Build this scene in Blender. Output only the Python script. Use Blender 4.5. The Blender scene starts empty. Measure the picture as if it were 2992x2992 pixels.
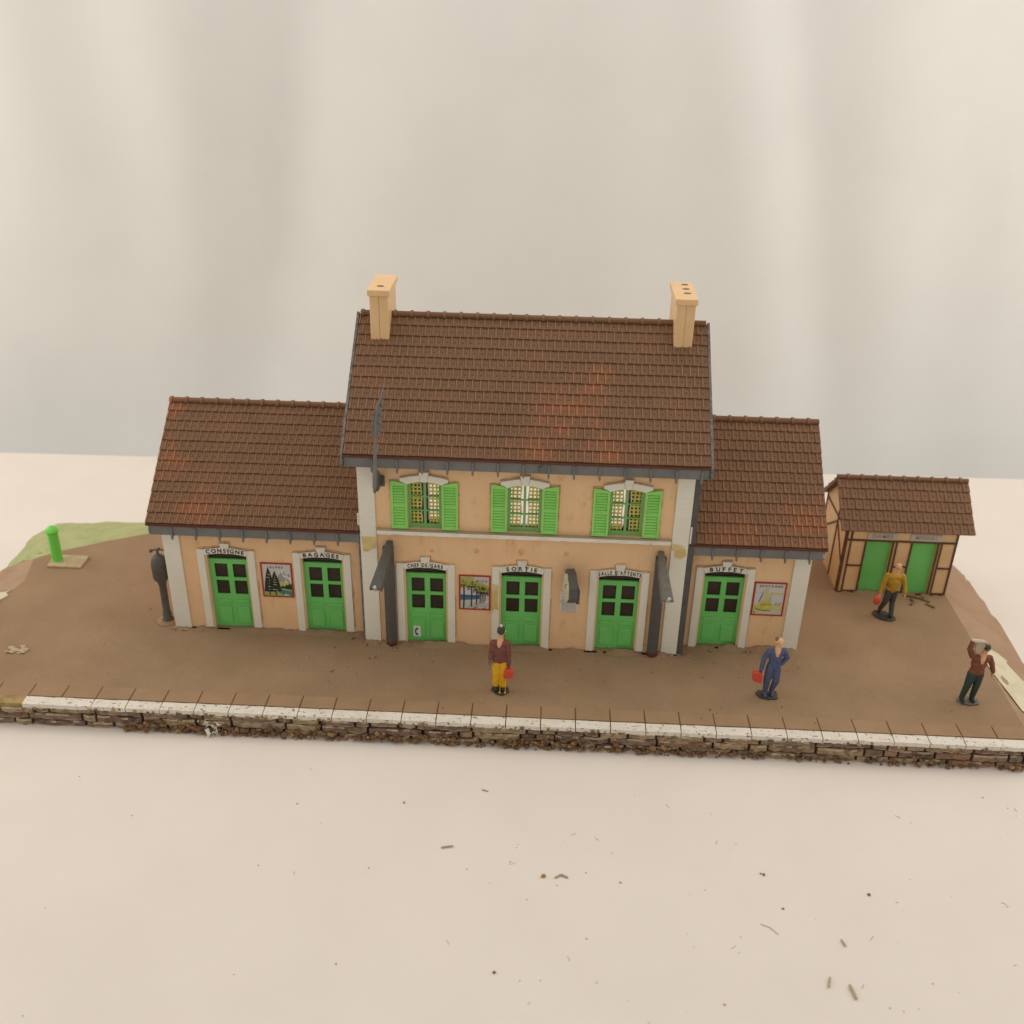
import bpy, bmesh, math, random
from mathutils import Vector, Matrix
random.seed(7)
# 1 unit = 1 cm: a model railway station, about 29 cm wide, on a white table
S = bpy.context.scene
S.unit_settings.system = 'METRIC'
S.unit_settings.scale_length = 0.01
COL = S.collection

# ---------------------------------------------------------------- camera
rx, ro, yaw = 0.4862, 0.0221, 0.0343
fwd = Vector((0, math.cos(rx), -math.sin(rx))); up = Vector((0, math.sin(rx), math.cos(rx))); rt = Vector((1, 0, 0))
M = Matrix((rt, up, -fwd)).transposed()
M = Matrix.Rotation(yaw, 3, 'Z') @ M @ Matrix.Rotation(ro, 3, 'Z')
cd = bpy.data.cameras.new('camera')
cam = bpy.data.objects.new('camera', cd); COL.objects.link(cam)
cam.matrix_world = Matrix.Translation((0.7628, -21.159, 17.2063)) @ M.to_4x4()
cd.sensor_width = 36.0
cd.lens = 3014.77 / 2992 * 36.0
cd.clip_start = 0.5; cd.clip_end = 400
cd.dof.use_dof = True
cd.dof.focus_distance = 26.4
cd.dof.aperture_fstop = 0.24
S.camera = cam

# ---------------------------------------------------------------- light
W = bpy.data.worlds.new('World'); S.world = W; W.use_nodes = True
W.node_tree.nodes['Background'].inputs[0].default_value = (1.0, 0.94, 0.86, 1)
W.node_tree.nodes['Background'].inputs[1].default_value = 0.60

def area(name, loc, target, sx, sy, power, color):
    l = bpy.data.lights.new(name, 'AREA'); l.shape = 'RECTANGLE'; l.size = sx; l.size_y = sy
    l.energy = power; l.color = color
    o = bpy.data.objects.new(name, l); COL.objects.link(o)
    o.location = loc
    o.rotation_euler = (Vector(target) - Vector(loc)).to_track_quat('-Z', 'Y').to_euler()
    return o
area('softbox_lamp', (0, 9, 44), (0, 5, 0), 46, 30, 5200, (1.0, 0.91, 0.815))
area('side_lamp', (-36, 6, 22), (-6, 10, 2), 20, 20, 3700, (1.0, 0.90, 0.795))
area('side_lamp', (36, 10, 23), (7, 10, 2), 20, 20, 3500, (1.0, 0.90, 0.795))

S.view_settings.view_transform = 'Standard'
S.view_settings.look = 'None'
S.view_settings.exposure = 0.0
S.view_settings.gamma = 1.0
S.view_settings.use_curve_mapping = False
S.render.engine = 'CYCLES'
S.cycles.use_denoising = True
S.cycles.max_bounces = 6
S.cycles.transparent_max_bounces = 12

# ---------------------------------------------------------------- materials
MATS = {}
def mat(name, col, rough=0.5, col2=None, scale=3.0, lo=0.42, hi=0.62, bump=0.0, bscale=25.0, spec=0.35, stretch=None,
        col3=None, scale3=40.0, lo3=0.6, hi3=0.7, spots=None, sss=0.0, smax=1.0):
    m = bpy.data.materials.new(name); m.use_nodes = True
    nt = m.node_tree; N = nt.nodes; L = nt.links
    b = N['Principled BSDF']
    b.inputs['Roughness'].default_value = rough
    b.inputs['Specular IOR Level'].default_value = spec
    b.inputs['Base Color'].default_value = (*col, 1)
    tc = N.new('ShaderNodeTexCoord'); src = tc.outputs['Object']
    if stretch:
        mp = N.new('ShaderNodeMapping'); mp.inputs['Scale'].default_value = stretch
        L.new(src, mp.inputs[0]); src = mp.outputs[0]
    out = None
    def layer(prev, c, sc, a, z, det=5.0):
        nz = N.new('ShaderNodeTexNoise'); nz.inputs['Scale'].default_value = sc; nz.inputs['Detail'].default_value = det
        nz.inputs['Roughness'].default_value = 0.6
        L.new(src, nz.inputs['Vector'])
        mr = N.new('ShaderNodeMapRange'); mr.inputs[1].default_value = a; mr.inputs[2].default_value = z
        L.new(nz.outputs[0], mr.inputs[0])
        mx = N.new('ShaderNodeMix'); mx.data_type = 'RGBA'
        L.new(mr.outputs[0], mx.inputs[0])
        if prev is None: mx.inputs[6].default_value = (*col, 1)
        else: L.new(prev, mx.inputs[6])
        mx.inputs[7].default_value = (*c, 1)
        return mx.outputs[2], mr.outputs[0]
    if col2: out, _ = layer(out, col2, scale, lo, hi)
    if col3: out, _ = layer(out, col3, scale3, lo3, hi3, 3.0)
    if spots:   # worn paint of another colour at given places: (x, y, z, radius), broken up by noise
        c, lst = spots
        acc = None
        for (x, y, z, r) in lst:
            d = N.new('ShaderNodeVectorMath'); d.operation = 'DISTANCE'
            L.new(tc.outputs['Object'], d.inputs[0]); d.inputs[1].default_value = (x, y, z)
            mr = N.new('ShaderNodeMapRange'); mr.inputs[1].default_value = r; mr.inputs[2].default_value = 0.0
            mr.inputs[3].default_value = 0.0; mr.inputs[4].default_value = 0.50
            L.new(d.outputs['Value'], mr.inputs[0])
            if acc is None: acc = mr.outputs[0]
            else:
                ad = N.new('ShaderNodeMath'); ad.operation = 'MAXIMUM'
                L.new(acc, ad.inputs[0]); L.new(mr.outputs[0], ad.inputs[1]); acc = ad.outputs[0]
        nz = N.new('ShaderNodeTexNoise'); nz.inputs['Scale'].default_value = 2.6; nz.inputs['Detail'].default_value = 5
        L.new(tc.outputs['Object'], nz.inputs['Vector'])
        ad = N.new('ShaderNodeMath'); ad.operation = 'ADD'
        L.new(acc, ad.inputs[0]); L.new(nz.outputs[0], ad.inputs[1])
        mr = N.new('ShaderNodeMapRange'); mr.inputs[1].default_value = 0.62; mr.inputs[2].default_value = 0.98; mr.inputs[4].default_value = smax
        L.new(ad.outputs[0], mr.inputs[0])
        mx = N.new('ShaderNodeMix'); mx.data_type = 'RGBA'
        L.new(mr.outputs[0], mx.inputs[0])
        if out is None: mx.inputs[6].default_value = (*col, 1)
        else: L.new(out, mx.inputs[6])
        mx.inputs[7].default_value = (*c, 1); out = mx.outputs[2]
    if out is not None: L.new(out, b.inputs['Base Color'])
    if bump:
        nz = N.new('ShaderNodeTexNoise'); nz.inputs['Scale'].default_value = bscale; nz.inputs['Detail'].default_value = 4
        L.new(src, nz.inputs['Vector'])
        bp = N.new('ShaderNodeBump'); bp.inputs['Strength'].default_value = 1.0; bp.inputs['Distance'].default_value = bump
        L.new(nz.outputs[0], bp.inputs['Height']); L.new(bp.outputs[0], b.inputs['Normal'])
    if sss:
        b.inputs['Subsurface Weight'].default_value = sss
        b.inputs['Subsurface Scale'].default_value = 0.08
        b.inputs['Subsurface Radius'].default_value = (1, .8, .5)
    MATS[name] = m
    return m

mat('white_tabletop', (.765, .71, .65), .45, (.74, .685, .625), .35, .4, .65, col3=(.70, .655, .60), scale3=7, lo3=.66, hi3=.85)
mat('backdrop_fabric', (.81, .815, .80), .9, (.79, .795, .78), .25, bump=.004, bscale=60, spec=.1)
mat('brown_earth_paint', (.345, .232, .14), .8, (.29, .192, .113), .45, .36, .66, bump=.02, bscale=34, spec=.2, col3=(.255, .155, .082), scale3=42, lo3=.56, hi3=.72)
mat('brown_border_paint', (.345, .224, .130), .75, (.30, .192, .11), .7, .38, .64, bump=.006, bscale=26, spec=.2)
mat('light_brown_slope', (.40, .265, .175), .75, (.36, .23, .145), .8, bump=.01, bscale=14, spec=.2)
mat('grass_green_paint', (.42, .44, .22), .8, (.36, .39, .18), 1.2, bump=.02, bscale=9, spec=.15)
mat('bare_cream_plastic', (.66, .61, .44), .5, (.58, .52, .36), 2.0, bump=.006)
mat('joint_dark', (.12, .066, .034), .9)
mat('peach_plastic', (.84, .57, .335), .42, (.80, .52, .28), 1.0, .38, .7, bump=.010, bscale=16, sss=.12, stretch=(1.5, 1, .6), col3=(.68, .41, .18), scale3=2.3, lo3=.60, hi3=.80)
mat('peach_lower', (.80, .475, .225), .42)
mat('ivory_plastic', (.80, .78, .68), .45, (.75, .725, .61), 1.3, .35, .7, bump=.003)
mat('ledge_ivory', (.80, .78, .69), .5, (.70, .66, .54), 2.5, .45, .7, col3=(.30, .24, .14), scale3=11, lo3=.64, hi3=.72)
mat('white_print', (.78, .76, .68), .5, (.70, .67, .58), 3)
mat('door_green', (.185, .61, .165), .42, (.16, .55, .14), 1.5, .35, .7, bump=.002, sss=.05)
mat('shutter_green', (.32, .74, .17), .42, (.28, .68, .14), 2.0, .35, .7, sss=.1)
mat('frame_green', (.20, .46, .15), .45)
mat('interior_dark_pane', (.035, .026, .019), .35, (.05, .036, .025), 2.5)  # near-black colour stands in for the unlit rooms behind the doors
mat('grey_plastic', (.185, .185, .178), .45, (.16, .16, .154), 2.2, bump=.003)
mat('dark_grey_plastic', (.10, .097, .09), .5, (.085, .081, .075), 3, bump=.004)
mat('arm_grey', (.125, .118, .105), .4, (.16, .15, .135), 5)
mat('weathered_grey', (.20, .19, .17), .7, (.11, .10, .09), 6, .4, .6)
SPOTM = (( .42, .125, .045), [(1.2, 4.0, 6.9, 1.3), (2.0, 4.6, 7.4, .9), (2.4, 3.0, 6.2, .9), (-8.6, 3.5, 3.9, 1.0), (-9.7, 4.6, 4.8, .9), (-9.9, 5.8, 5.9, .6),
         (6.0, 3.4, 3.8, 1.2), (7.9, 3.6, 4.1, 1.2), (8.2, 3.2, 3.7, .6), (0.6, 3.0, 6.3, .7)])
mat('roof_brown', (.20, .102, .052), .55, (.17, .092, .050), .9, .36, .62, spec=.22, bump=.004, bscale=30, spots=SPOTM, smax=.26)
SPOTR = ((.62, .20, .065), SPOTM[1])
mat('roof_rib', (.22, .113, .058), .5, (.26, .137, .074), 1.4, .4, .7, spec=.25, spots=SPOTR, smax=.5)
mat('roof_lip', (.115, .038, .024), .45)
mat('chimney_plastic', (.80, .54, .29), .4, (.76, .49, .235), 1.6, .4, .7, sss=.15, bump=.004)
mat('flue_shade', (.20, .14, .08), .8)  # dark tone painted in for the shade inside the flues
mat('black_print', (.015, .014, .013), .6)
mat('red_print', (.42, .045, .028), .5, (.36, .04, .025), 4)
mat('paper', (.72, .68, .62), .6, (.66, .62, .56), 5)
mat('sky_print', (.60, .58, .56), .6); mat('mountain_print', (.33, .33, .34), .6); mat('mountain_light', (.66, .65, .62), .6)
mat('pine_print', (.028, .034, .02), .6); mat('yellow_print', (.55, .50, .12), .6); mat('meadow_print', (.30, .40, .12), .6)
mat('teal_print', (.07, .22, .15), .6); mat('sea_print', (.04, .13, .33), .6); mat('trunk_print', (.06, .045, .03), .6)
mat('palm_print', (.42, .42, .10), .6); mat('pale_print', (.52, .54, .50), .6); mat('sail_print', (.56, .54, .22), .6)
mat('text_grey', (.25, .24, .22), .7); mat('brown_print', (.22, .12, .05), .6)
mat('curtain_yellow', (.60, .56, .12), .6, (.50, .47, .08), 5)
mat('curtain_cream', (.66, .62, .44), .6)
mat('glue_bead', (.62, .36, .155), .3, (.74, .45, .22), 5)
mat('glue', (.62, .46, .17), .3, (.70, .58, .30), 3)
mat('white_glue', (.50, .48, .43), .3, (.22, .21, .19), 14)
mat('stone_purple', (.23, .145, .115), .8, (.12, .07, .055), 5, bump=.02, bscale=9)
mat('stone_olive', (.35, .265, .15), .8, (.18, .12, .07), 5, bump=.02, bscale=9)
mat('stone_tan', (.40, .30, .19), .8, (.22, .14, .09), 5, bump=.02, bscale=9)
mat('stone_grey', (.26, .18, .125), .8, (.15, .10, .07), 5, bump=.02, bscale=9)
mat('stone_red', (.33, .19, .125), .8, (.19, .11, .075), 5, bump=.02, bscale=9)
mat('stone_edge', (.50, .42, .27), .8, (.36, .28, .17), 7)
mat('mortar', (.06, .035, .026), .9)
mat('coping_white', (.74, .70, .62), .6, (.66, .61, .52), 2.2, .4, .7, bump=.02, bscale=10, col3=(.20, .125, .06), scale3=9, lo3=.595, hi3=.68, stretch=(1, 1.6, 1))
mat('bare_edge', (.38, .27, .10), .6, (.26, .17, .06), 3)
mat('ballast', (.21, .115, .055), .85, (.14, .075, .036), 6, bump=.02, bscale=14)
mat('ballast_light', (.36, .22, .105), .85, (.18, .10, .05), 6)
mat('crumb_grey', (.40, .37, .32), .8); mat('crumb_pale', (.46, .37, .25), .8); mat('crumb_brown', (.19, .125, .065), .8); mat('crumb_olive', (.40, .35, .21), .7); mat('crumb_orange', (.42, .22, .05), .7)
mat('fluff_white', (.74, .72, .64), .9)
mat('skin', (.68, .385, .21), .5, (.63, .34, .18), 6, sss=.1); mat('maroon', (.17, .055, .045), .55, (.20, .07, .055), 8)
mat('mustard', (.80, .47, .02), .5, (.68, .37, .015), 6); mat('black_boot', (.022, .021, .019), .5)
mat('hat_green', (.040, .046, .036), .6); mat('pompom', (.55, .52, .42), .8)
mat('overall_blue', (.065, .085, .18), .6, (.10, .11, .18), 9, .45, .65); mat('red_plastic', (.60, .075, .05), .35, sss=.1)
mat('jacket_brown', (.20, .06, .034), .55, (.16, .055, .034), 7); mat('trouser_green', (.026, .052, .042), .6)
mat('shirt_yellow', (.46, .27, .02), .6, (.40, .22, .02), 5); mat('trouser_slate', (.055, .06, .05), .7)
mat('stand_black', (.045, .041, .036), .5, (.075, .066, .054), 6)
mat('stand_grey', (.14, .125, .10), .5)
mat('bright_green', (.17, .66, .09), .35, sss=.15); mat('cream_slab', (.50, .41, .25), .6, (.44, .33, .19), 4, col3=(.12, .08, .04), scale3=12, lo3=.62, hi3=.7)
mat('timber', (.095, .045, .022), .6, (.13, .066, .033), 5)
mat('shed_peach', (.76, .52, .28), .5, (.70, .46, .235), 1.4)
mat('sign_grey', (.50, .47, .40), .5)
mat('phone_blue', (.02, .07, .25), .5)
gl = mat('clear_pane', (.9, .9, .85), .05)
nt = gl.node_tree; tr = nt.nodes.new('ShaderNodeBsdfTransparent'); gs = nt.nodes.new('ShaderNodeBsdfGlossy'); gs.inputs['Roughness'].default_value = .05
mx = nt.nodes.new('ShaderNodeMixShader'); mx.inputs[0].default_value = .06
nt.links.new(tr.outputs[0], mx.inputs[1]); nt.links.new(gs.outputs[0], mx.inputs[2])
nt.links.new(mx.outputs[0], nt.nodes['Material Output'].inputs['Surface'])

# ---------------------------------------------------------------- mesh helpers
class MB:
    def __init__(s): s.v = []; s.f = []; s.m = []
    def face(s, pts, m=0):
        i = len(s.v); s.v += [tuple(p) for p in pts]; s.f.append(tuple(range(i, i + len(pts)))); s.m.append(m)
    def hexa(s, p, m=0):            # 8 corners: bottom 4 ccw, top 4 ccw
        i = len(s.v); s.v += [tuple(q) for q in p]
        for f in ((3, 2, 1, 0), (4, 5, 6, 7), (0, 1, 5, 4), (1, 2, 6, 5), (2, 3, 7, 6), (3, 0, 4, 7)):
            s.f.append(tuple(i + k for k in f)); s.m.append(m)
    def box(s, x0, x1, y0, y1, z0, z1, m=0):
        s.hexa([(x0, y0, z0), (x1, y0, z0), (x1, y1, z0), (x0, y1, z0), (x0, y0, z1), (x1, y0, z1), (x1, y1, z1), (x0, y1, z1)], m)
    def prism(s, poly, fn, a, b, m=0):   # poly of 2-d points, fn(u, v, d) -> 3-d
        n = len(poly); i = len(s.v)
        s.v += [tuple(fn(u, v, a)) for u, v in poly] + [tuple(fn(u, v, b)) for u, v in poly]
        s.f.append(tuple(range(i + n - 1, i - 1, -1))); s.m.append(m)
        s.f.append(tuple(range(i + n, i + 2 * n))); s.m.append(m)
        for k in range(n):
            q = (k + 1) % n
            s.f.append((i + k, i + q, i + n + q, i + n + k)); s.m.append(m)
    def xz(s, poly, y0, y1, m=0): s.prism(poly, lambda u, v, d: (u, d, v), y0, y1, m)
    def yz(s, poly, x0, x1, m=0): s.prism(poly, lambda u, v, d: (d, u, v), x0, x1, m)
    def xy(s, poly, z0, z1, m=0): s.prism(poly, lambda u, v, d: (u, v, d), z0, z1, m)
    def lathe(s, prof, cx, cy, n=24, m=0, wob=0):
        i = len(s.v)
        for r, z in prof:
            for k in range(n):
                a = 2 * math.pi * k / n; s.v.append((cx + r * math.cos(a), cy + r * math.sin(a), z))
        for j in range(len(prof) - 1):
            for k in range(n):
                q = (k + 1) % n
                s.f.append((i + j * n + k, i + j * n + q, i + (j + 1) * n + q, i + (j + 1) * n + k)); s.m.append(m)
        s.f.append(tuple(range(i + n - 1, i - 1, -1))); s.m.append(m)
        s.f.append(tuple(range(i + (len(prof) - 1) * n, i + len(prof) * n))); s.m.append(m)
    def tube(s, path, rad, n=8, m=0):
        P = [Vector(p) for p in path]; R = rad if isinstance(rad, (list, tuple)) else [rad] * len(P)
        i = len(s.v); ref = Vector((0.13, 0.31, 0.94))
        for j, p in enumerate(P):
            t = (P[min(j + 1, len(P) - 1)] - P[max(j - 1, 0)]).normalized()
            a = t.cross(ref); a = a.normalized() if a.length > .05 else t.cross(Vector((1, 0, 0))).normalized()
            b = t.cross(a)
            for k in range(n):
                w = 2 * math.pi * k / n; s.v.append(tuple(p + (a * math.cos(w) + b * math.sin(w)) * R[j]))
        for j in range(len(P) - 1):
            for k in range(n):
                q = (k + 1) % n
                s.f.append((i + j * n + k, i + j * n + q, i + (j + 1) * n + q, i + (j + 1) * n + k)); s.m.append(m)
        s.f.append(tuple(range(i + n - 1, i - 1, -1))); s.m.append(m)
        s.f.append(tuple(range(i + (len(P) - 1) * n, i + len(P) * n))); s.m.append(m)
    def blob(s, c, r, m=0, seed=0, sub=1, jit=.3, sq=(1, 1, 1)):
        bm = bmesh.new(); bmesh.ops.create_icosphere(bm, subdivisions=sub, radius=1)
        rnd = random.Random(seed); i = len(s.v)
        for v in bm.verts:
            k = 1 + rnd.uniform(-jit, jit)
            s.v.append((c[0] + v.co.x * r * k * sq[0], c[1] + v.co.y * r * k * sq[1], c[2] + v.co.z * r * k * sq[2]))
        for f in bm.faces: s.f.append(tuple(i + v.index for v in f.verts)); s.m.append(m)
        bm.free()
    def sheet(s, x0, x1, z0, z1, y, t, holes, m=0, m_rev=None):
        """upright panel with its front at y, t deep, pierced by rectangular holes (x0,x1,z0,z1)"""
        if m_rev is None: m_rev = m
        xs = sorted({x0, x1, *[min(max(a, x0), x1) for h in holes for a in h[:2]]})
        zs = sorted({z0, z1, *[min(max(a, z0), z1) for h in holes for a in h[2:]]})
        def solid(i, j):
            if i < 0 or j < 0 or i >= len(xs) - 1 or j >= len(zs) - 1: return False
            cx = (xs[i] + xs[i + 1]) / 2; cz = (zs[j] + zs[j + 1]) / 2
            return not any(h[0] < cx < h[1] and h[2] < cz < h[3] for h in holes)
        for i in range(len(xs) - 1):
            for j in range(len(zs) - 1):
                if not solid(i, j): continue
                a, b, c, d = xs[i], xs[i + 1], zs[j], zs[j + 1]
                s.face([(a, y, c), (b, y, c), (b, y, d), (a, y, d)], m)
                s.face([(b, y + t, c), (a, y + t, c), (a, y + t, d), (b, y + t, d)], m)
                if not solid(i - 1, j): s.face([(a, y + t, c), (a, y, c), (a, y, d), (a, y + t, d)], m_rev)
                if not solid(i + 1, j): s.face([(b, y, c), (b, y + t, c), (b, y + t, d), (b, y, d)], m_rev)
                if not solid(i, j - 1): s.face([(a, y + t, c), (b, y + t, c), (b, y, c), (a, y, c)], m_rev)
                if not solid(i, j + 1): s.face([(a, y, d), (b, y, d), (b, y + t, d), (a, y + t, d)], m_rev)
    def build(s, name, mats, parent=None, loc=None, smooth=False, bevel=0.0, merge=False):
        """link as ONE mesh object; all vertices were given in world space"""
        o0 = Vector(loc) if loc is not None else (world_of(parent) if parent else Vector((0, 0, 0)))
        me = bpy.data.meshes.new(name)
        me.from_pydata([tuple(Vector(v) - o0) for v in s.v], [], s.f)
        for k in (mats if isinstance(mats, (list, tuple)) else [mats]): me.materials.append(MATS[k])
        me.polygons.foreach_set('material_index', s.m)
        if smooth: me.polygons.foreach_set('use_smooth', [True] * len(me.polygons))
        me.update()
        if merge or bevel:
            bm = bmesh.new(); bm.from_mesh(me); bmesh.ops.remove_doubles(bm, verts=bm.verts, dist=1e-4)
            bmesh.ops.recalc_face_normals(bm, faces=bm.faces)
            bm.to_mesh(me); bm.free()
        o = bpy.data.objects.new(name, me); COL.objects.link(o)
        o['w'] = tuple(o0)
        if parent:
            o.parent = parent; o.location = o0 - world_of(parent)
        else: o.location = o0
        if bevel:
            md = o.modifiers.new('bevel', 'BEVEL'); md.width = bevel; md.segments = 2; md.limit_method = 'ANGLE'; md.angle_limit = .6
        return o
WORLD = {}
def world_of(o):
    return Vector(o['w'])
def tag(o, label, cat, group=None, kind=None):
    o['label'] = label; o['category'] = cat
    if group: o['group'] = group
    if kind: o['kind'] = kind
    return o
def thing(name, label, cat, loc, group=None):
    o = bpy.data.objects.new(name, None); COL.objects.link(o); o.location = loc; o['w'] = tuple(loc)
    o.empty_display_size = .3
    return tag(o, label, cat, group)
def struct(o, label=None):
    o['kind'] = 'structure'
    if label: o['label'] = label
    return o

# letters: flat extruded glyphs from Blender's built-in font, turned into mesh
def glyph(ch, size, cache={}):
    if ch not in cache:
        cu = bpy.data.curves.new('glyph', 'FONT'); cu.body = ch; cu.size = 1; cu.extrude = 0.03; cu.offset = 0.028; cu.resolution_u = 3
        ob = bpy.data.objects.new('glyph', cu); COL.objects.link(ob)
        dg = bpy.context.evaluated_depsgraph_get(); me = bpy.data.meshes.new_from_object(ob.evaluated_get(dg))
        vs = [v.co.copy() for v in me.vertices]; fs = [tuple(p.vertices) for p in me.polygons]
        xs = [v.x for v in vs] or [0, .25]
        cache[ch] = (vs, fs, min(xs), max(xs))
        bpy.data.objects.remove(ob); bpy.data.curves.remove(cu); bpy.data.meshes.remove(me)
    return cache[ch]
def write(mb, text, xc, width, cap, zfun, y, m=0, tilt=None, squeeze=1.0):
    """letters on an upright wall facing -y, spread evenly over the given width"""
    k = cap / .72
    tot = sum((glyph(c, 1)[3] - glyph(c, 1)[2]) * k if c != ' ' else .3 * k for c in text)
    squeeze = min(1.0, (width - .026 * (len(text) - 1)) / tot)
    ws = [(glyph(c, 1)[3] - glyph(c, 1)[2]) * k * squeeze if c != ' ' else .3 * k * squeeze for c in text]
    gap = (width - sum(ws)) / max(1, len(text) - 1)
    x = xc - width / 2
    for c, w in zip(text, ws):
        if c != ' ':
            vs, fs, a, b = glyph(c, 1); cx = x + w / 2; z0 = zfun(cx); t = tilt(cx) if tilt else 0
            ct, st = math.cos(t), math.sin(t); i = len(mb.v)
            for v in vs:
                u = (v.x - (a + b) / 2) * k * squeeze; h = v.y * k
                mb.v.append((cx + u * ct - h * st, y - v.z * k * .5, z0 + u * st + h * ct))
            for f in fs: mb.f.append(tuple(i + q for q in f)); mb.m.append(m)
        x += w + gap

# ================================================================= SETTING
TZ = -0.72          # table top
b = MB()
b.hexa([(-60, -45, TZ - 2), (60, -45, TZ - 2), (60, 18.2, TZ - 2), (-60, 15.2, TZ - 2), (-60, -45, TZ), (60, -45, TZ), (60, 18.25, TZ), (-60, 15.25, TZ)])
struct(b.build('table', 'white_tabletop', loc=(0, 0, TZ)), 'smooth off-white tabletop with scattered crumbs under the model')

def cloth_depth(x, z):
    t = (z + 2) / 20.0
    d = 0
    for xc, lean, w, a in ((-13.6, 3.4, 2.0, .95), (-7.6, 2.2, 2.6, -.32), (-19.5, 1.5, 3.0, .55), (3.0, 3.0, 4.5, .28), (13.2, -4.2, 1.9, .75), (9.6, -1.5, 2.8, -.3), (19, -1, 2.6, .55), (-27, 0, 3, .6), (27, 0, 3, -.6)):
        q = (x - xc - lean * t) / w
        d += a * (math.tanh(q * 1.5) * .5 + .5 * math.exp(-q * q)) * (.55 + .45 * min(1.2, max(0, t)))
    d += .12 * math.sin(x * 1.1 + z * .13) * .5 + .1 * math.sin(x * .37 - z * .08)
    return d * 2.2
b = MB(); NX, NZ = 190, 60
for j in range(NZ + 1):
    for i in range(NX + 1):
        x = -48 + 96 * i / NX; z = -9 + 41 * j / NZ
        b.v.append((x, 22 + cloth_depth(x, z), z))
for j in range(NZ):
    for i in range(NX):
        a = j * (NX + 1) + i; b.f.append((a, a + 1, a + NX + 2, a + NX + 1)); b.m.append(0)
struct(b.build('backdrop', 'backdrop_fabric', loc=(0, 22, -9), smooth=True), 'pale grey-white cloth hanging in soft folds behind the table')

# platform ground: flat brown sheet with slopes round it
OUT = [(-15.36, 0), (13.46, 0), (13.46, 4.1), (13.49, 6.9), (13.42, 9.25), (9, 9.5), (0, 9.6), (-9, 9.5), (-12.55, 8.83), (-13.75, 8.2), (-15.05, 7.4), (-15.62, 6.9), (-15.3, 5.6), (-15.42, 5.0)]
def densify(P, step):
    R = []
    for k in range(len(P)):
        a = Vector(P[k]); c = Vector(P[(k + 1) % len(P)]); n = max(1, int((c - a).length / step))
        for q in range(n): R.append(tuple(a.lerp(c, q / n)))
    return R
b = MB(); b.face([(x, y, 0) for x, y in OUT])
ground = struct(b.build('ground', 'brown_earth_paint', loc=(0, 0, 0)), 'brown painted station yard of the model')
# slopes
def skirt(name, pts, m, label, amp=.05):
    """pts: (x,y top, x,y bottom)"""
    b = MB(); rnd = random.Random(len(pts)); n = len(pts); R = 6
    for k, (x0, y0, x1, y1) in enumerate(pts):
        for j in range(R + 1):
            t = j / R; w = rnd.uniform(-amp, amp) * (0 if j == 0 else 1)
            b.v.append((x0 + (x1 - x0) * t + w, y0 + (y1 - y0) * t + w, (TZ - .01) * (t ** 1.1) + (rnd.uniform(-amp, amp) * .6 if 0 < j < R else 0) + (.0 if j else -.002)))
    for k in range(n - 1):
        for j in range(R):
            a = k * (R + 1) + j; b.f.append((a, a + 1, a + R + 2, a + R + 1)); b.m.append(0)
    return struct(b.build(name, m, loc=(pts[0][0], pts[0][1], 0), smooth=True, merge=True), label)
def lerp_pts(P, n):
    R = []
    for k in range(len(P) - 1):
        for q in range(n): R.append(tuple(P[k][i] + (P[k + 1][i] - P[k][i]) * q / n for i in range(4)))
    R.append(P[-1]); return R
skirt('side_slope', lerp_pts([(-15.36, 0, -17.2, 0), (-15.42, 5.0, -17.2, 5.4), (-15.3, 5.6, -17.1, 6.6), (-15.62, 6.9, -17.0, 7.4)], 6), 'light_brown_slope', 'lighter brown slope down from the left end of the yard')
skirt('grass_bank', lerp_pts([(-15.62, 6.9, -17.0, 7.4), (-15.05, 7.4, -17.1, 9.55), (-13.75, 8.2, -16.6, 10.6), (-12.55, 8.83, -14.2, 10.85), (-9, 9.5, -9, 10.9), (0, 9.6, 0, 10.9), (9, 9.5, 9, 10.9), (13.42, 9.25, 14.95, 10.1)], 6), 'grass_green_paint', 'pale green bank along the back of the yard', .09)
skirt('side_slope', lerp_pts([(13.42, 9.25, 14.95, 10.1), (13.49, 6.9, 15.15, 8.8), (13.46, 4.1, 15.2, 6.4), (13.46, 0, 15.1, 0)], 7), 'light_brown_slope', 'lighter brown slope down from the right end of the yard')
# unpainted patch on the right slope, torn patch on the left one
b = MB()
rnd = random.Random(3)
pp = [(13.5, 3.9), (13.85, 4.35), (14.2, 4.2), (14.5, 3.85), (15.0, 2.6), (15.05, 1.3), (14.6, .75), (14.1, 1.0), (13.72, 1.3), (13.62, 2.0), (13.5, 2.75), (13.47, 3.3)]
def slopeR(x, y): return TZ * (max(0, (x - 13.46)) / 1.68) ** 1.1
pd = densify(pp, .25); cx = sum(p[0] for p in pd) / len(pd); cy = sum(p[1] for p in pd) / len(pd)
for k in range(len(pd)):
    p, q = pd[k], pd[(k + 1) % len(pd)]
    for (u0, u1) in ((1, .66), (.66, .33), (.33, 0)):
        P = [(cx + (a[0] - cx) * u, cy + (a[1] - cy) * u) for a, u in ((p, u0), (q, u0), (q, u1), (p, u1))]
        if u1 == 0: P = P[:3]
        b.face([(x, y, slopeR(x, y) + .025) for x, y in P])
struct(b.build('bare_patch', 'bare_cream_plastic', loc=(14, 2.5, 0), smooth=True, merge=True), 'bare cream plastic patch on the right slope')
b = MB()
b.xy([(-15.42, 5.02), (-15.55, 4.85), (-15.9, 4.75), (-16.0, 4.3), (-15.75, 3.9), (-15.4, 4.12), (-15.5, 4.4), (-15.36, 4.68), (-15.5, 4.8)], -.25, .045)
b.blob((-15.62, 4.62, .02), .12, 0, 5, 1, .4, (1, .5, .5)); b.blob((-15.8, 4.2, .0), .14, 0, 6, 1, .4, (1, .6, .4))
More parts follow.
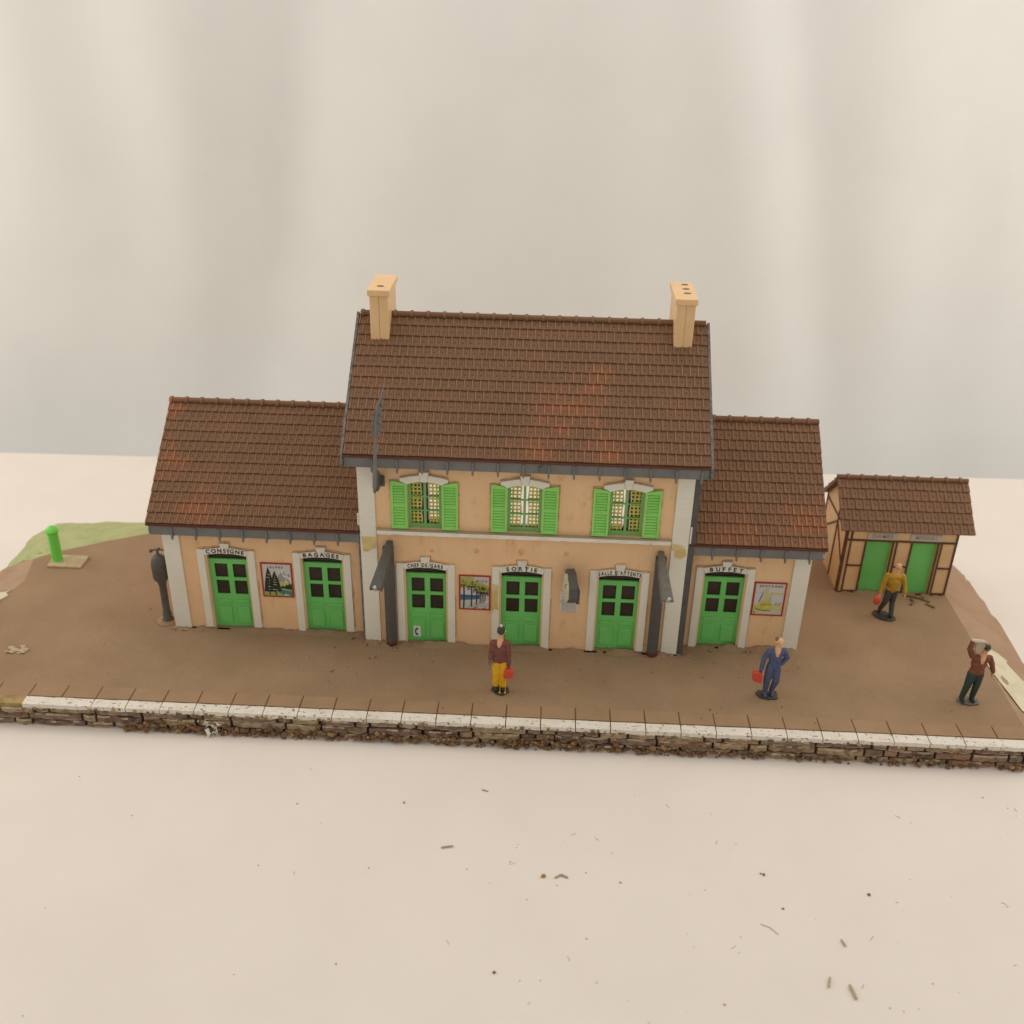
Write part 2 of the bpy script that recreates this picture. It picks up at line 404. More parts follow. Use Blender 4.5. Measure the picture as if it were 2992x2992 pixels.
struct(b.build('bare_patch', 'bare_cream_plastic', loc=(-15.5, 4.5, 0), bevel=.02), 'torn cream patch at the left end of the yard')
# border strip and joints
T = .9
b = MB(); b.face([(-15.36, 0, .004), (13.46, 0, .004), (13.46, .5, .004), (-15.36, .5, .004)])
b.build('paving_border', 'brown_border_paint', ground)
b = MB()
for k in range(-3, 29):
    x = (k - 14) * T
    if x < -15.2: continue
    rnd = random.Random(k); w = .017
    b.face([(x - w + rnd.uniform(-.01, .01), -.0, .008), (x + w, -.0, .008), (x + w * .8, .5 + rnd.uniform(-.03, .04), .008), (x - w * .8, .49, .008)])
b.build('paving_joints', 'joint_dark', ground)
# soil heaped against the walls
def fillet(x0, x1, y, hmin, hmax, seed, b):
    rnd = random.Random(seed); n = int((x1 - x0) / .09); pr = None
    h = rnd.uniform(hmin, hmax)
    for k in range(n + 1):
        x = x0 + (x1 - x0) * k / n
        h = min(hmax, max(hmin, h + rnd.uniform(-.05, .05)))
        row = [(x, y + .02, h), (x, y - .06, h * .7), (x, y - .16 - rnd.uniform(0, .06), .002)]
        if pr:
            for j in range(2): b.face([pr[j + 1], row[j + 1], row[j], pr[j]])
        pr = row
b = MB()
fillet(-9.75, -4.25, 3.46, .0, .09, 1, b); fillet(-4.2, 4.7, 3.08, .0, .11, 2, b); fillet(4.75, 8.2, 3.54, .0, .13, 3, b); fillet(10.05, 13.46, 6.9, .0, .07, 4, b)
b.build('soil_fillet', 'brown_earth_paint', ground, smooth=True, merge=True)
# twist of dark twig marks beside the shed, and small soil lumps
b = MB()
for pth in ([(12.15, 6.75, .03), (12.35, 6.68, .06), (12.6, 6.6, .04), (12.85, 6.4, .02)], [(12.3, 6.55, .02), (12.35, 6.35, .05), (12.2, 6.2, .03)], [(12.5, 6.7, .05), (12.75, 6.66, .03)], [(12.7, 6.3, .02), (12.9, 6.1, .03)]):
    b.tube(pth, .035, 6)
tag(b.build('twig_scrap', 'crumb_brown', loc=(12.4, 6.5, 0)), 'dark curled twig scraps on the yard before the small half-timbered shed', 'twig')

# ================================================================= FRONT RETAINING WALL
rw = thing('retaining_wall', 'low stone-faced platform wall with white painted coping along the front of the model', 'wall', (-1, -.2, TZ))
b = MB(); b.box(-15.36, 13.46, -.2, -.002, TZ, -.13)
b.build('wall_core', 'mortar', rw)
b = MB(); rnd = random.Random(11)
STN = ['stone_purple', 'stone_olive', 'stone_tan', 'stone_grey', 'stone_red', 'stone_edge']
for (z1, z0) in ((-.145, -.31), (-.335, -.53), (-.555, -.715)):
    x = -15.4 + rnd.uniform(0, .5)
    while x < 13.4:
        w = rnd.choice([.45, .7, .9, 1.2, 1.4, .35]); x1 = min(x + w, 13.44)
        k = rnd.choice([0, 0, 1, 1, 2, 3, 3, 4]); y = -.27 - rnd.uniform(0, .05)
        n = max(2, int((x1 - x) / .15)); prev = None
        for q in range(n + 1):
            xx = x + .02 + (x1 - x - .04) * q / n
            zt = z1 + rnd.uniform(-.015, .008); zb = z0 + rnd.uniform(-.01, .02); yy = y + rnd.uniform(-.02, .02)
            row = [(xx, -.19, zt), (xx, yy + .03, zt), (xx, yy, zt - .035), (xx, yy, zb + .04), (xx, yy + .02, zb), (xx, -.19, zb)]
            if q == 0 or q == n: row = [(p[0], p[1] + .03, p[2]) if 0 < i < 5 else p for i, p in enumerate(row)]
            if prev:
                for i in range(5):
                    mm = k if i in (0, 2) else (5 if rnd.random() < .5 else k)
                    b.face([prev[i + 1], row[i + 1], row[i], prev[i]], mm)
            else: b.face(row, k)
            prev = row
        b.face(prev[::-1], k)
        x = x1 + .03
b.build('stone_face', STN, rw)
b = MB(); rnd = random.Random(12)
for k in range(2, 29):         # white coping blocks between the joints
    x0 = (k - 14) * T - T + .012; x1 = (k - 14) * T - .012
    if k == 28: x1 = 13.46
    if k == 2: x0 = -12.62
    n = 8
    for q in range(n):
        a = x0 + (x1 - x0) * q / n; c = x0 + (x1 - x0) * (q + 1) / n
        yf = -.3 + rnd.uniform(-.008, .008)
        if k == 2 and q == 0: a -= .0
        b.hexa([(a, yf, -.135 - rnd.uniform(-.01, .014)), (c, yf, -.135 - rnd.uniform(-.01, .014)), (c, -.005, -.135), (a, -.005, -.135), (a, yf, -.018), (c, yf, -.018 + rnd.uniform(-.01, .006)), (c, -.005, .006), (a, -.005, .006)])
b.build('coping', 'coping_white', rw)
b = MB(); b.hexa([(-15.36, -.26, -.135), (-12.62, -.29, -.135), (-12.62, -.005, -.135), (-15.36, -.005, -.135), (-15.36, -.26, -.05), (-12.62, -.28, -.03), (-12.62, -.005, .006), (-15.36, -.005, .006)])
o = b.build('coping', 'bare_edge', rw); o['label'] = 'unpainted yellowish left end of the coping'
# dark seam behind the coping
b = MB(); rnd = random.Random(5); x = -12.6
while x < 13.4:
    w = rnd.uniform(.1, .5)
    b.face([(x, -.012 + rnd.uniform(-.012, .004), .011), (x + w, -.012 + rnd.uniform(-.012, .004), .011), (x + w, .014 + rnd.uniform(0, .012), .011), (x, .014, .011)])
    x += w
b.build('coping_seam', 'joint_dark', rw)

# ballast stones glued along the foot of the wall
b = MB(); rnd = random.Random(21)
def dens(x):
    if x < -10.0: return .0
    return .45 + .55 * abs(math.sin(x * 1.7 + .6) * math.sin(x * .83 + 1.1)) if x < 5 else .42
n = 0
while n < 620:
    x = rnd.uniform(-10.2, 13.4)
    if rnd.random() > dens(x): continue
    r = (rnd.uniform(.025, .055) if rnd.random() < .7 else rnd.uniform(.05, .085)) * (1.1 if x < 4 else .9); h = abs(rnd.gauss(0, .12)); h = min(h, .36)
    b.blob((x, -.325 - rnd.uniform(-.02, .075) * (1 - h * 1.6), TZ + r * .6 + h), r, 0 if rnd.random() < .75 else 1, n, 1, .33, (1, .9, .85)); n += 1
for q in range(130):
    x = rnd.uniform(-12.3, 13.2)
    if rnd.random() < .4: x = rnd.uniform(-10, 3)
    r = rnd.uniform(.02, .066); b.blob((x, -.31 + rnd.uniform(-.02, .05), -.12 + rnd.uniform(-.06, .05)), r, 0 if rnd.random() < .3 else 1, 2000 + q, 1, .35, (1.1, .8, .8))
g = b.build('ballast_gravel', ['ballast', 'ballast_light'], loc=(0, -.4, TZ))
tag(g, 'brown ballast grit stuck along the foot and edge of the platform wall', 'gravel', kind='stuff')
# tuft of white fluff on the wall
b = MB(); rnd = random.Random(31)
for q in range(30):
    p = Vector((-7.66 + rnd.gauss(0, .12), -.37 - rnd.uniform(0, .06), -.42 + rnd.gauss(0, .13))); d = Vector((rnd.gauss(0, 1), rnd.gauss(0, .3), rnd.gauss(-.25, 1))).normalized() * rnd.uniform(.04, .15)
    q2 = p + d * .5 + Vector((rnd.gauss(0, .03), -.02, rnd.gauss(0, .03)))
    b.tube([p, q2, p + d], [.010, .009, .004], 5)
b.tube([(-7.78, -.4, -.5), (-7.72, -.45, -.62), (-7.74, -.5, -.71)], [.06, .05, .02], 6)
tag(b.build('fluff_tuft', 'fluff_white', loc=(-7.66, -.4, -.5)), 'white fibre tuft caught on the stone front of the platform', 'fluff')

# ================================================================= STATION BUILDING
yM, yL, yR = 3.15, 3.484, 3.572
st = thing('station_building', 'model station with peach walls, green doors and brown tiled roofs, tall in the middle', 'building', (0, 6, 0))
DOORS = [  # centre x, wall plane, text, letter width, top z
    (-8.075, yL, 'CONSIGNE', .99), (-5.375, yL, 'BAGAGES', .92), (-2.42, yM, 'CHEF DE GARE', .90), (.235, yM, 'SORTIE', .78), (2.92, yM, "SALLE D'ATTENTE", 1.08), (5.87, yR, 'BUFFET', .84)]
WINS = [-2.405, .26, 2.965]
TH = .14
def door_holes(y): return [(cx - .56, cx + .56, -.01, 2.53) for cx, yy, *_ in DOORS if yy == y]
PI_ = math.pi
# walls
b = MB(); b.sheet(-4.16, 4.67, -.02, 6.05, yM, TH, door_holes(yM) + [(c - .45, c + .45, 3.74, 5.17) for c in WINS])
BACK = 8.85
b.sheet(-4.16, 4.67, -.02, 6.05, BACK, TH, [(-3.02, -2.35, .95, 2.5), (-.5, .75, .85, 2.5), (2.55, 3.42, .95, 2.5)])
for x0, x1 in ((-4.16, -4.02), (4.53, 4.67)):
    b.yz([(yM + TH, -.02), (BACK, -.02), (BACK, 5.75), (6.0, 8.55), (yM + TH, 6.1)], x0, x1)
b.build('wall', 'peach_plastic', st)
b = MB(); b.sheet(-9.79, -4.17, -.02, 3.6, yL, TH, door_holes(yL)); b.box(-9.79, -4.17, 8.4, 8.54, -.02, 3.6)
b.yz([(yL + TH, -.02), (8.4, -.02), (8.4, 3.55), (6.03, 5.8), (yL + TH, 3.6)], -9.79, -9.65)
b.build('wall', 'peach_plastic', st)
b = MB(); b.sheet(4.68, 8.14, -.02, 3.6, yR, TH, door_holes(yR)); b.box(4.68, 8.14, 8.4, 8.54, -.02, 3.6)
b.yz([(yR + TH, -.02), (8.4, -.02), (8.4, 3.55), (6.03, 5.8), (yR + TH, 3.6)], 8.0, 8.14)
b.build('wall', 'peach_plastic', st)
# quoined pilasters
for x0, x1, y, zt in ((-9.81, -9.336, yL, 3.3), (-4.18, -3.735, yM, 5.75), (4.238, 4.686, yM, 5.75), (7.703, 8.16, yR, 3.25)):
    b = MB(); z = 0; rnd = random.Random(int(x0 * 10))
    while z < zt - .02:
        z1 = min(z + .312, zt)
        b.box(x0, x1, y - .055 - rnd.uniform(0, .004), y - .004, z + (.0 if z else -.02), z1 - .006); z = z1
    b.box(x0 + .012, x1 - .012, y - .05, y - .002, 0, zt)
    b.build('pilaster', 'ivory_plastic', st, bevel=.008)
# string course with a dirty top
b = MB(); rnd = random.Random(9); n = 40
for k in range(n):
    a = -3.70 + (4.205 + 3.70) * k / n; c = -3.70 + (4.205 + 3.70) * (k + 1) / n; zb = 3.605 + (rnd.uniform(0, .02) if rnd.random() < .35 else 0)
    i0 = len(b.m); b.box(a, c, yM - .17, yM - .002, zb, 3.72)
    b.m[i0 + 1] = 1
b.build('string_course', ['ledge_ivory', 'crumb_pale'], st)
# glue marks
def patch(pts, y, name='glue_stain', mats='glue'):
    b = MB(); P = densify(pts, .08); rnd = random.Random(int(abs(pts[0][0]) * 100))
    P = [(x + rnd.uniform(-.012, .012), z + rnd.uniform(-.012, .012)) for x, z in P]
    b.xz(P, y - .012, y)
    return b.build(name, mats, st, bevel=.005)
patch([(-4.14, 3.46), (-3.76, 3.47), (-3.755, 3.13), (-3.9, 3.06), (-4.0, 2.99), (-4.12, 3.0)], yM - .06)
patch([(4.26, 3.60), (4.5, 3.58), (4.62, 3.44), (4.66, 3.25), (4.5, 3.13), (4.36, 3.2), (4.34, 3.38), (4.25, 3.42)], yM - .06)
patch([(-.56, 2.11), (-.405, 2.09), (-.41, 1.45), (-.40, 1.25), (-.5, 1.3), (-.57, 1.15)], yM - .062)
# nail-like rings left over the doors
for x, z, r in ((-2.231, 3.063, .035), (-1.016, 3.107, .055), (.198, 3.134, .075), (1.429, 3.128, .05)):
    pth = [(x + r * .75 * math.cos(a * PI_ / 6), yM - .02, z + r * 1.2 * math.sin(a * PI_ / 6)) for a in range(13)]
    b = MB(); b.tube(pth, r * .3, 6); b.build('fixing_ring', 'chimney_plastic', st, smooth=True)

# doors
def arc(x, half, zend, zmid): return zmid - (zmid - zend) * (x / half) ** 2
def lift(mb, dz): mb.v = [(x, y, z + dz) for x, y, z in mb.v]
def make_door(cx, y, text, lw):
    rec = .12
    d = MB(); yy = y + rec                                   # leaf with four panes and two moulded panels
    holes = [(cx + a, cx + c, z0, z1) for a, c in ((-.42, -.055), (.10, .465)) for z0, z1 in ((1.10, 1.555), (1.66, 2.105))]
    d.sheet(cx - .62, cx + .62, 0.0, 2.275, yy, .05, holes)
    for a, c in ((-.43, -.06), (.10, .47)):
        d.box(cx + a, cx + c, yy - .035, yy - .001, .14, .70)
        d.box(cx + a - .02, cx + c + .02, yy - .03, yy - .001, .82, .93)
    d.box(cx - .62, cx + .62, yy - .03, yy - .001, 2.21, 2.272)
    leaf = d.build('door', 'door_green', st, bevel=.012)
    d = MB(); d.face([(cx - .6, yy + .06, .9), (cx + .6, yy + .06, .9), (cx + .6, yy + .06, 2.66), (cx - .6, yy + .06, 2.66)])
    d.build('door_pane', 'interior_dark_pane', leaf)  # opaque sheet painted as the dark interior behind panes and transom gap
    d = MB(); rnd = random.Random(int(cx * 10))
    for s in (-1, 1):                                        # jambs
        xa, xb = sorted((cx + s * .608, cx + s * .812))
        z0 = rnd.choice([0, .0, .05, .09])
        d.box(xa, xb, y - .06, y + rec, z0, 2.65)
        d.build('door_jamb', 'ivory_plastic', leaf, bevel=.008); d = MB()
    d = MB()
    for s in (-1, 1):                                        # arched lintel in two halves and a keystone
        o = [(cx + s * x, arc(x, .64, 2.60, 2.685)) for x in (.66, .5, .35, .22, .128)]
        i_ = [(cx + s * x, arc(x, .6, 2.43, 2.512)) for x in (.102, .22, .35, .48, .575)]
        d.xz(o + i_, y - .085, y - .062)
        d.xz([(cx + s * x, z - .002) for x, z in ((.64, 2.59), (.128, 2.67), (.10, 2.52), (.57, 2.44))], y - .062, y - .003)
    d.xz([(cx - .135, 2.82), (cx + .135, 2.82), (cx + .09, 2.505), (cx - .09, 2.505)], y - .088, y - .003)
    lift(d, .05); d.build('lintel', 'white_print', leaf, bevel=.005)
    d = MB()
    write(d, text, cx, lw * 1.07, .124 if len(text) < 10 else .118, lambda x: arc(x - cx, .6, 2.468, 2.538), y - .0895, 0, lambda x: -(x - cx) * .26, .8 if len(text) > 10 else 1.0)
    lift(d, .05); d.build('lettering', 'black_print', leaf)
for a in DOORS: make_door(*a)

# windows with shutters
def make_window(cx):
    y = yM
    f = MB(); yy = y + .07
    holes = [(cx + a, cx + c, z0, z1) for a, c in ((-.37, -.035), (.035, .37)) for z0, z1 in ((3.86, 4.24), (4.275, 4.66), (4.695, 5.11))]
    f.sheet(cx - .45, cx + .45, 3.74, 5.15, yy, .05, holes)
    fr = f.build('window', 'frame_green', st, bevel=.005)
    p = MB(); rnd = random.Random(int(cx * 7) + 3)             # printed net curtains: lattice with square holes
    for s in (-1, 1):
        xa, xb = sorted((cx + s * .42, cx + s * (.10 if s < 0 else .105)))
        hs = []
        nx = 3; nz = 12; w = (xb - xa) / nx; h = (5.14 - 3.80) / nz
        for i in range(nx):
            for j in range(nz):
                u = rnd.uniform(-.008, .008); hs.append((xa + i * w + .024 + u, xa + (i + 1) * w - .022 + u, 3.80 + j * h + .027, 3.80 + (j + 1) * h - .022))
        p.sheet(xa, xb, 3.76, 5.14, yy + .07, .006, hs)
        e = xb if s < 0 else xa                                   # pale wavy hem
        P = [(e + s * 0 + .012 * math.sin(z * 9 + cx), z) for z in [3.78 + .09 * q for q in range(15)]]
        p.xz([(x - .014, z) for x, z in P] + [(x + .014, z) for x, z in P[::-1]], yy + .064, yy + .068, 1)
    p.build('curtain', ['curtain_yellow', 'curtain_cream'], fr)
    p = MB(); p.face([(cx - .45, yy + .1, 3.74), (cx + .45, yy + .1, 3.74), (cx + .45, yy + .1, 5.15), (cx - .45, yy + .1, 5.15)])
    p.build('window_pane', 'clear_pane', fr)
    for s in (-1, 1):
        q = MB(); x0, x1 = sorted((cx + s * .462, cx + s * .895)); zt0, zt1 = (5.06, 5.135)
        inner = (lambda x: zt1 - (zt1 - zt0) * max(0, 1 - abs(x - cx - s * .462) / .3))
        y0, y1 = y - .075, y - .004
        q.box(x0, x0 + .06, y0, y1, 3.715, inner(x0 + .03)); q.box(x1 - .06, x1, y0, y1, 3.715, inner(x1 - .03))
        for z0, z1 in ((3.715, 3.775), (4.37, 4.43)): q.box(x0 + .06, x1 - .06, y0, y1, z0, z1)
        q.xz([(x0 + .06, 5.0), (x1 - .06, 5.0), (x1 - .06, inner(x1 - .06)), (x0 + .06, inner(x0 + .06))], y0, y1)
        for z0, z1 in ((3.775, 4.37), (4.43, 5.0)):
            n = 7; h = (z1 - z0) / n
            for k in range(n):
                z = z0 + k * h
                q.hexa([(x0 + .06, y0 + .004, z), (x1 - .06, y0 + .004, z), (x1 - .06, y1, z), (x0 + .06, y1, z), (x0 + .06, y0 + .04, z + h * .62), (x1 - .06, y0 + .04, z + h * .62), (x1 - .06, y1, z + h * .62), (x0 + .06, y1, z + h * .62)])
            q.box(x0 + .06, x1 - .06, y1 - .008, y1, z0, z1)
        lift(q, .04); q.build('shutter', 'shutter_green', fr, bevel=.004)
    l = MB()
    for s in (-1, 1):
        l.xz([(cx + s * x, z) for x, z in ((.64, 5.215), (.4, 5.27), (.126, 5.315), (.088, 5.13), (.2, 5.115), (.34, 5.085), (.46, 5.045), (.56, 5.10), (.64, 5.125))], y - .10, y - .003)
    l.xz([(cx - .135, 5.41), (cx + .135, 5.41), (cx + .082, 5.125), (cx - .082, 5.125)], y - .115, y - .003)
    lift(l, .06); l.build('lintel', 'ivory_plastic', fr, bevel=.006)
for c in WINS: make_window(c)
def bead(path, seed, m='glue_bead'):
    rnd = random.Random(seed); P = []
    for k in range(len(path) - 1):
        a, c = Vector(path[k]), Vector(path[k + 1]); n = max(2, int((c - a).length / .09))
        P += [a.lerp(c, q / n) + Vector((rnd.uniform(-.012, .012), 0, rnd.uniform(-.012, .012))) for q in range(n)]
    P.append(Vector(path[-1]))
    b = MB(); b.tube(P, [rnd.uniform(.012, .03) for _ in P], 6); lift(b, .05); b.build('glue_bead', m, st, smooth=True)
for i, c in enumerate(WINS):
    for s in (-1, 1): bead([(c + s * .905, yM - .002, 3.74), (c + s * .91, yM - .002, 5.12), (c + s * .62, yM - .002, 5.12)], i * 2 + s)
    bead([(c - .64, yM - .002, 5.225), (c - .14, yM - .002, 5.33), (c - .13, yM - .002, 5.415), (c + .13, yM - .002, 5.415), (c + .14, yM - .002, 5.33), (c + .64, yM - .002, 5.225)], i + 30)
for i, (c, y, t_, w_) in enumerate(DOORS):
    bead([(c - .81, y - .002, 2.615), (c - .5, y - .002, 2.64), (c - .14, y - .002, 2.70), (c - .135, y - .002, 2.825), (c + .135, y - .002, 2.825), (c + .14, y - .002, 2.70), (c + .5, y - .002, 2.64), (c + .81, y - .002, 2.615)], i + 50)
    bead([(c + .825, y - .002, .2), (c + .825, y - .002, 1.6)], i + 70)

# roofs
def slope(b, x0, x1, e, r, rows, tw, seed, flip=False, rib=1, lip=2):
    """tiles on the slope from eave e=(y,z) to ridge r=(y,z)"""
    rnd = random.Random(seed)
    dy, dz = r[0] - e[0], r[1] - e[1]; ln = math.hypot(dy, dz); ty, tz = dy / ln, dz / ln
    ny, nz = (-tz, ty) if ty > 0 else (tz, -ty)
    if nz < 0: ny, nz = -ny, -nz
    P = lambda x, s, n: (x, e[0] + ty * s + ny * n, e[1] + tz * s + nz * n)
    # board under the tiles
    b.hexa([P(x0 + .01, .02, -.07), P(x1 - .01, .02, -.07), P(x1 - .01, ln, -.07), P(x0 + .01, ln, -.07), P(x0 + .01, .02, 0), P(x1 - .01, .02, 0), P(x1 - .01, ln, 0), P(x0 + .01, ln, 0)], lip)
    R = ln / rows
    for k in range(rows):
        s0 = k * R; s1 = s0 + R + .01; off = (k % 2) * tw * .5 + rnd.uniform(-.01, .01)
        x = x0 - off
        while x < x1 - .02:
            a = max(x, x0 + rnd.uniform(-.006, .006)); c = min(x + tw, x1 + rnd.uniform(-.006, .006))
            if c - a < .03: x += tw; continue
            h = .044 + rnd.uniform(-.006, .006); j = rnd.uniform(-.006, .006)
            g = .0025
            b.hexa([P(a + g, s0 + j, 0), P(c - g, s0 + j, 0), P(c - g, s1, 0), P(a + g, s1, 0), P(a + g, s0 + j, h), P(c - g, s0 + j, h), P(c - g, s1, .010), P(a + g, s1, .010)], 0)
            if c - a > tw * .6:
                # side rib, centre boss
                w = .022
                b.hexa([P(a + .012, s0 + j - .004, h * .5), P(a + .012 + 2 * w, s0 + j - .004, h * .5), P(a + .012 + 2 * w, s1 - .02, .01), P(a + .012, s1 - .02, .01),
                        P(a + .018, s0 + j - .004, h + .024), P(a + .006 + 2 * w, s0 + j - .004, h + .024), P(a + .006 + 2 * w, s1 - .02, .034), P(a + .018, s1 - .02, .034)], rib)
                m = (a + c) / 2 + .02; u0, u1 = s0 + R * .38, s0 + R * .66
                b.hexa([P(m - .02, u0, .02), P(m + .02, u0, .02), P(m + .02, u1, .01), P(m - .02, u1, .01), P(m - .008, u0 + .02, .054), P(m + .008, u0 + .02, .054), P(m + .008, u1 - .02, .040), P(m - .008, u1 - .02, .040)], 0)
            x += tw
def ridge(b, x0, x1, y, z, step, r=.085, x_first=None):
    def half(xa, xb, rr, m):
        n = 8; prev = None
        for q in range(n + 1):
            a = -.35 + (PI_ + .7) * q / n
            row = [(xa, y + rr * math.cos(a), z + rr * math.sin(a)), (xb, y + rr * math.cos(a), z + rr * math.sin(a))]
            if prev: b.face([prev[0], prev[1], row[1], row[0]], m)
            prev = row
        for xx in (xa, xb):
            P = [(xx, y + rr * math.cos(-.35 + (PI_ + .7) * q / n), z + rr * math.sin(-.35 + (PI_ + .7) * q / n)) for q in range(n + 1)]
            b.face(P if xx == xa else P[::-1], m)
    half(x0, x1, r, 0)
    x = x0 + (x_first if x_first is not None else .02)
    while x < x1 - .05:
        half(x, x + .075, r + .028, 1); x += step
RM = ['roof_brown', 'roof_rib', 'roof_lip']
def eaves(x0, x1, ye, ze, xfirst, parent=st):
    b = MB()
    b.box(x0, x1, ye + .02, ye + .075, ze - .37, ze - .085)
    b.box(x0, x1, ye - .01, ye + .09, ze - .105, ze - .055)
    b.box(x0, x1, ye + .075, ye + .5, ze - .14, ze - .10)
    x = xfirst
    while x < x1 - .04:
        b.xz([(x - .024, ze - .11), (x - .03, ze - .44), (x - .02, ze - .475), (x, ze - .505), (x + .02, ze - .475), (x + .03, ze - .44), (x + .024, ze - .11)], ye - .03, ye + .019)
        b.box(x - .024, x + .024, ye + .02, ye + .3, ze - .43, ze - .371)
        x += .652
    return b.build('eaves_board', 'grey_plastic', st, bevel=.006)
# main
eM, rM = (2.73, 6.07), (6.0, 8.763)
b = MB(); slope(b, -4.437, 4.975, eM, rM, 13, .212, 1); slope(b, -4.437, 4.975, (2 * 6.0 - 2.73, 6.07), rM, 13, .212, 2); 
b.hexa([(-4.43, 2.70, 5.99), (4.97, 2.70, 5.99), (4.97, 2.80, 5.97), (-4.43, 2.80, 5.97), (-4.43, 2.685, 6.05), (4.97, 2.685, 6.05), (4.97, 2.8, 6.1), (-4.43, 2.8, 6.1)], 2)
ridge(b, -4.40, 4.94, 6.0, 8.80, .446)
roofM = b.build('roof', RM, st, loc=(0, 0, 0)); roofM['label'] = 'tall middle roof with chimneys'
for x0, x1 in ((-4.51, -4.44), (4.978, 5.048)):
    b = MB()
    for s in (1, -1):
        Y = lambda y: 6.0 + s * (y - 6.0)
        b.yz([(Y(2.66), 5.72), (Y(2.66), 6.06), (Y(6.0), 8.83), (Y(6.0), 8.60), (Y(2.95), 6.08), (Y(2.95), 5.72)], x0, x1)
    b.build('barge_board', 'weathered_grey', roofM, bevel=.01)
eaves(-4.43, 4.97, 2.73, 6.07, -3.70)
# wings
b = MB(); slope(b, -10.06, -4.19, (3.077, 3.628), (6.043, 6.006), 12, .209, 3); slope(b, -10.06, -4.19, (9.01, 3.628), (6.043, 6.006), 12, .209, 4); ridge(b, -10.05, -4.2, 6.043, 6.04, .437)
b.hexa([(-10.05, 3.05, 3.55), (-4.2, 3.05, 3.55), (-4.2, 3.15, 3.53), (-10.05, 3.15, 3.53), (-10.05, 3.035, 3.61), (-4.2, 3.035, 3.61), (-4.2, 3.15, 3.66), (-10.05, 3.15, 3.66)], 2)
r = b.build('roof', RM, st, loc=(0, 0, 0)); r['label'] = 'long low roof over the baggage rooms'
b = MB(); slope(b, 4.70, 8.423, (3.14, 3.60), (6.07, 6.004), 12, .209, 5); slope(b, 4.70, 8.423, (9.0, 3.60), (6.07, 6.004), 12, .209, 6); ridge(b, 4.70, 8.41, 6.07, 6.04, .44, x_first=.3)
b.hexa([(4.71, 3.11, 3.52), (8.41, 3.11, 3.52), (8.41, 3.21, 3.50), (4.71, 3.21, 3.50), (4.71, 3.095, 3.58), (8.41, 3.095, 3.58), (8.41, 3.21, 3.63), (4.71, 3.21, 3.63)], 2)
r = b.build('roof', RM, st, loc=(0, 0, 0)); r['label'] = 'short low roof over the buffet'
eaves(-9.99, -4.2, 3.077, 3.628, -9.36)
eaves(4.74, 8.37, 3.14, 3.60, 5.37)
b = MB(); b.blob((8.34, 3.2, 3.37), .075, 0, 3, 2, .2, (.6, .8, 1.6)); b.build('glue_blob', 'white_glue', st, smooth=True)
b = MB(); b.blob((-9.97, 3.12, 3.38), .08, 0, 4, 2, .25, (.5, .6, 1.6)); b.build('glue_blob', 'weathered_grey', st, smooth=True)
# little tap-like knob on the middle eaves board
b = MB(); b.blob((.655, 2.69, 5.86), .065, 0, 2, 2, .12, (1, .6, 1)); b.tube([(.655, 2.66, 5.86), (.70, 2.62, 5.93)], .022, 6); b.tube([(.655, 2.66, 5.86), (.62, 2.63, 5.80)], .02, 6); b.build('knob', 'weathered_grey', st, smooth=True)
# chimneys
def chimney(x0, x1, y0, y1, cap, holes):
    b = MB(); xm = (x0 + x1) / 2
    b.box(x0, xm, y0, y1, 7.7, 9.46); b.box(xm + .0015, x1, y0 + .008, y1 - .001, 7.7, 9.459); b.box(x0 + .03, x1 - .03, y0 + .03, y1 - .03, 7.7, 9.47)
    b.box(cap[0], cap[1], y0 - .05, y1 + .06, 9.462, 9.63)
    c = b.build('chimney', 'chimney_plastic', roofM, bevel=.018)
    b = MB()
    for hx, hy, rr in holes: b = MB(); b.xy([(hx + rr * math.cos(a * .5), hy + rr * .75 * math.sin(a * .5)) for a in range(13)][:12], 9.631, 9.636); b.build('flue_hole', 'flue_shade', c)  # flat discs on the cap, coloured like shaded openings
chimney(-4.045, -3.553, 5.36, 6.80, (-4.095, -3.497), [(-3.79, 5.72, .10)])
chimney(4.062, 4.555, 5.42, 6.96, (4.0, 4.597), [(4.365, 5.95, .10), (4.37, 6.37, .10), (4.38, 6.80, .10)])
# downpipes in the corners between middle and wings
b = MB(); b.box(4.69, 4.86, 3.12, 3.36, 0, 5.7); b.box(4.70, 4.82, 3.36, 3.56, 0, 3.2)
b.build('corner_strip', 'dark_grey_plastic', st, bevel=.01)
b = MB(); b.box(-4.245, -4.182, 3.14, 3.42, 0, 3.3)
b.build('corner_strip', 'weathered_grey', st, bevel=.01)
b = MB(); b.box(4.70, 4.745, 3.09, 3.115, 3.62, 4.12); b.build('paper_scrap', 'fluff_white', st)
b = MB(); b.box(-4.235, -4.19, 3.1, 3.13, 3.8, 4.15); b.build('paper_scrap', 'fluff_white', st)

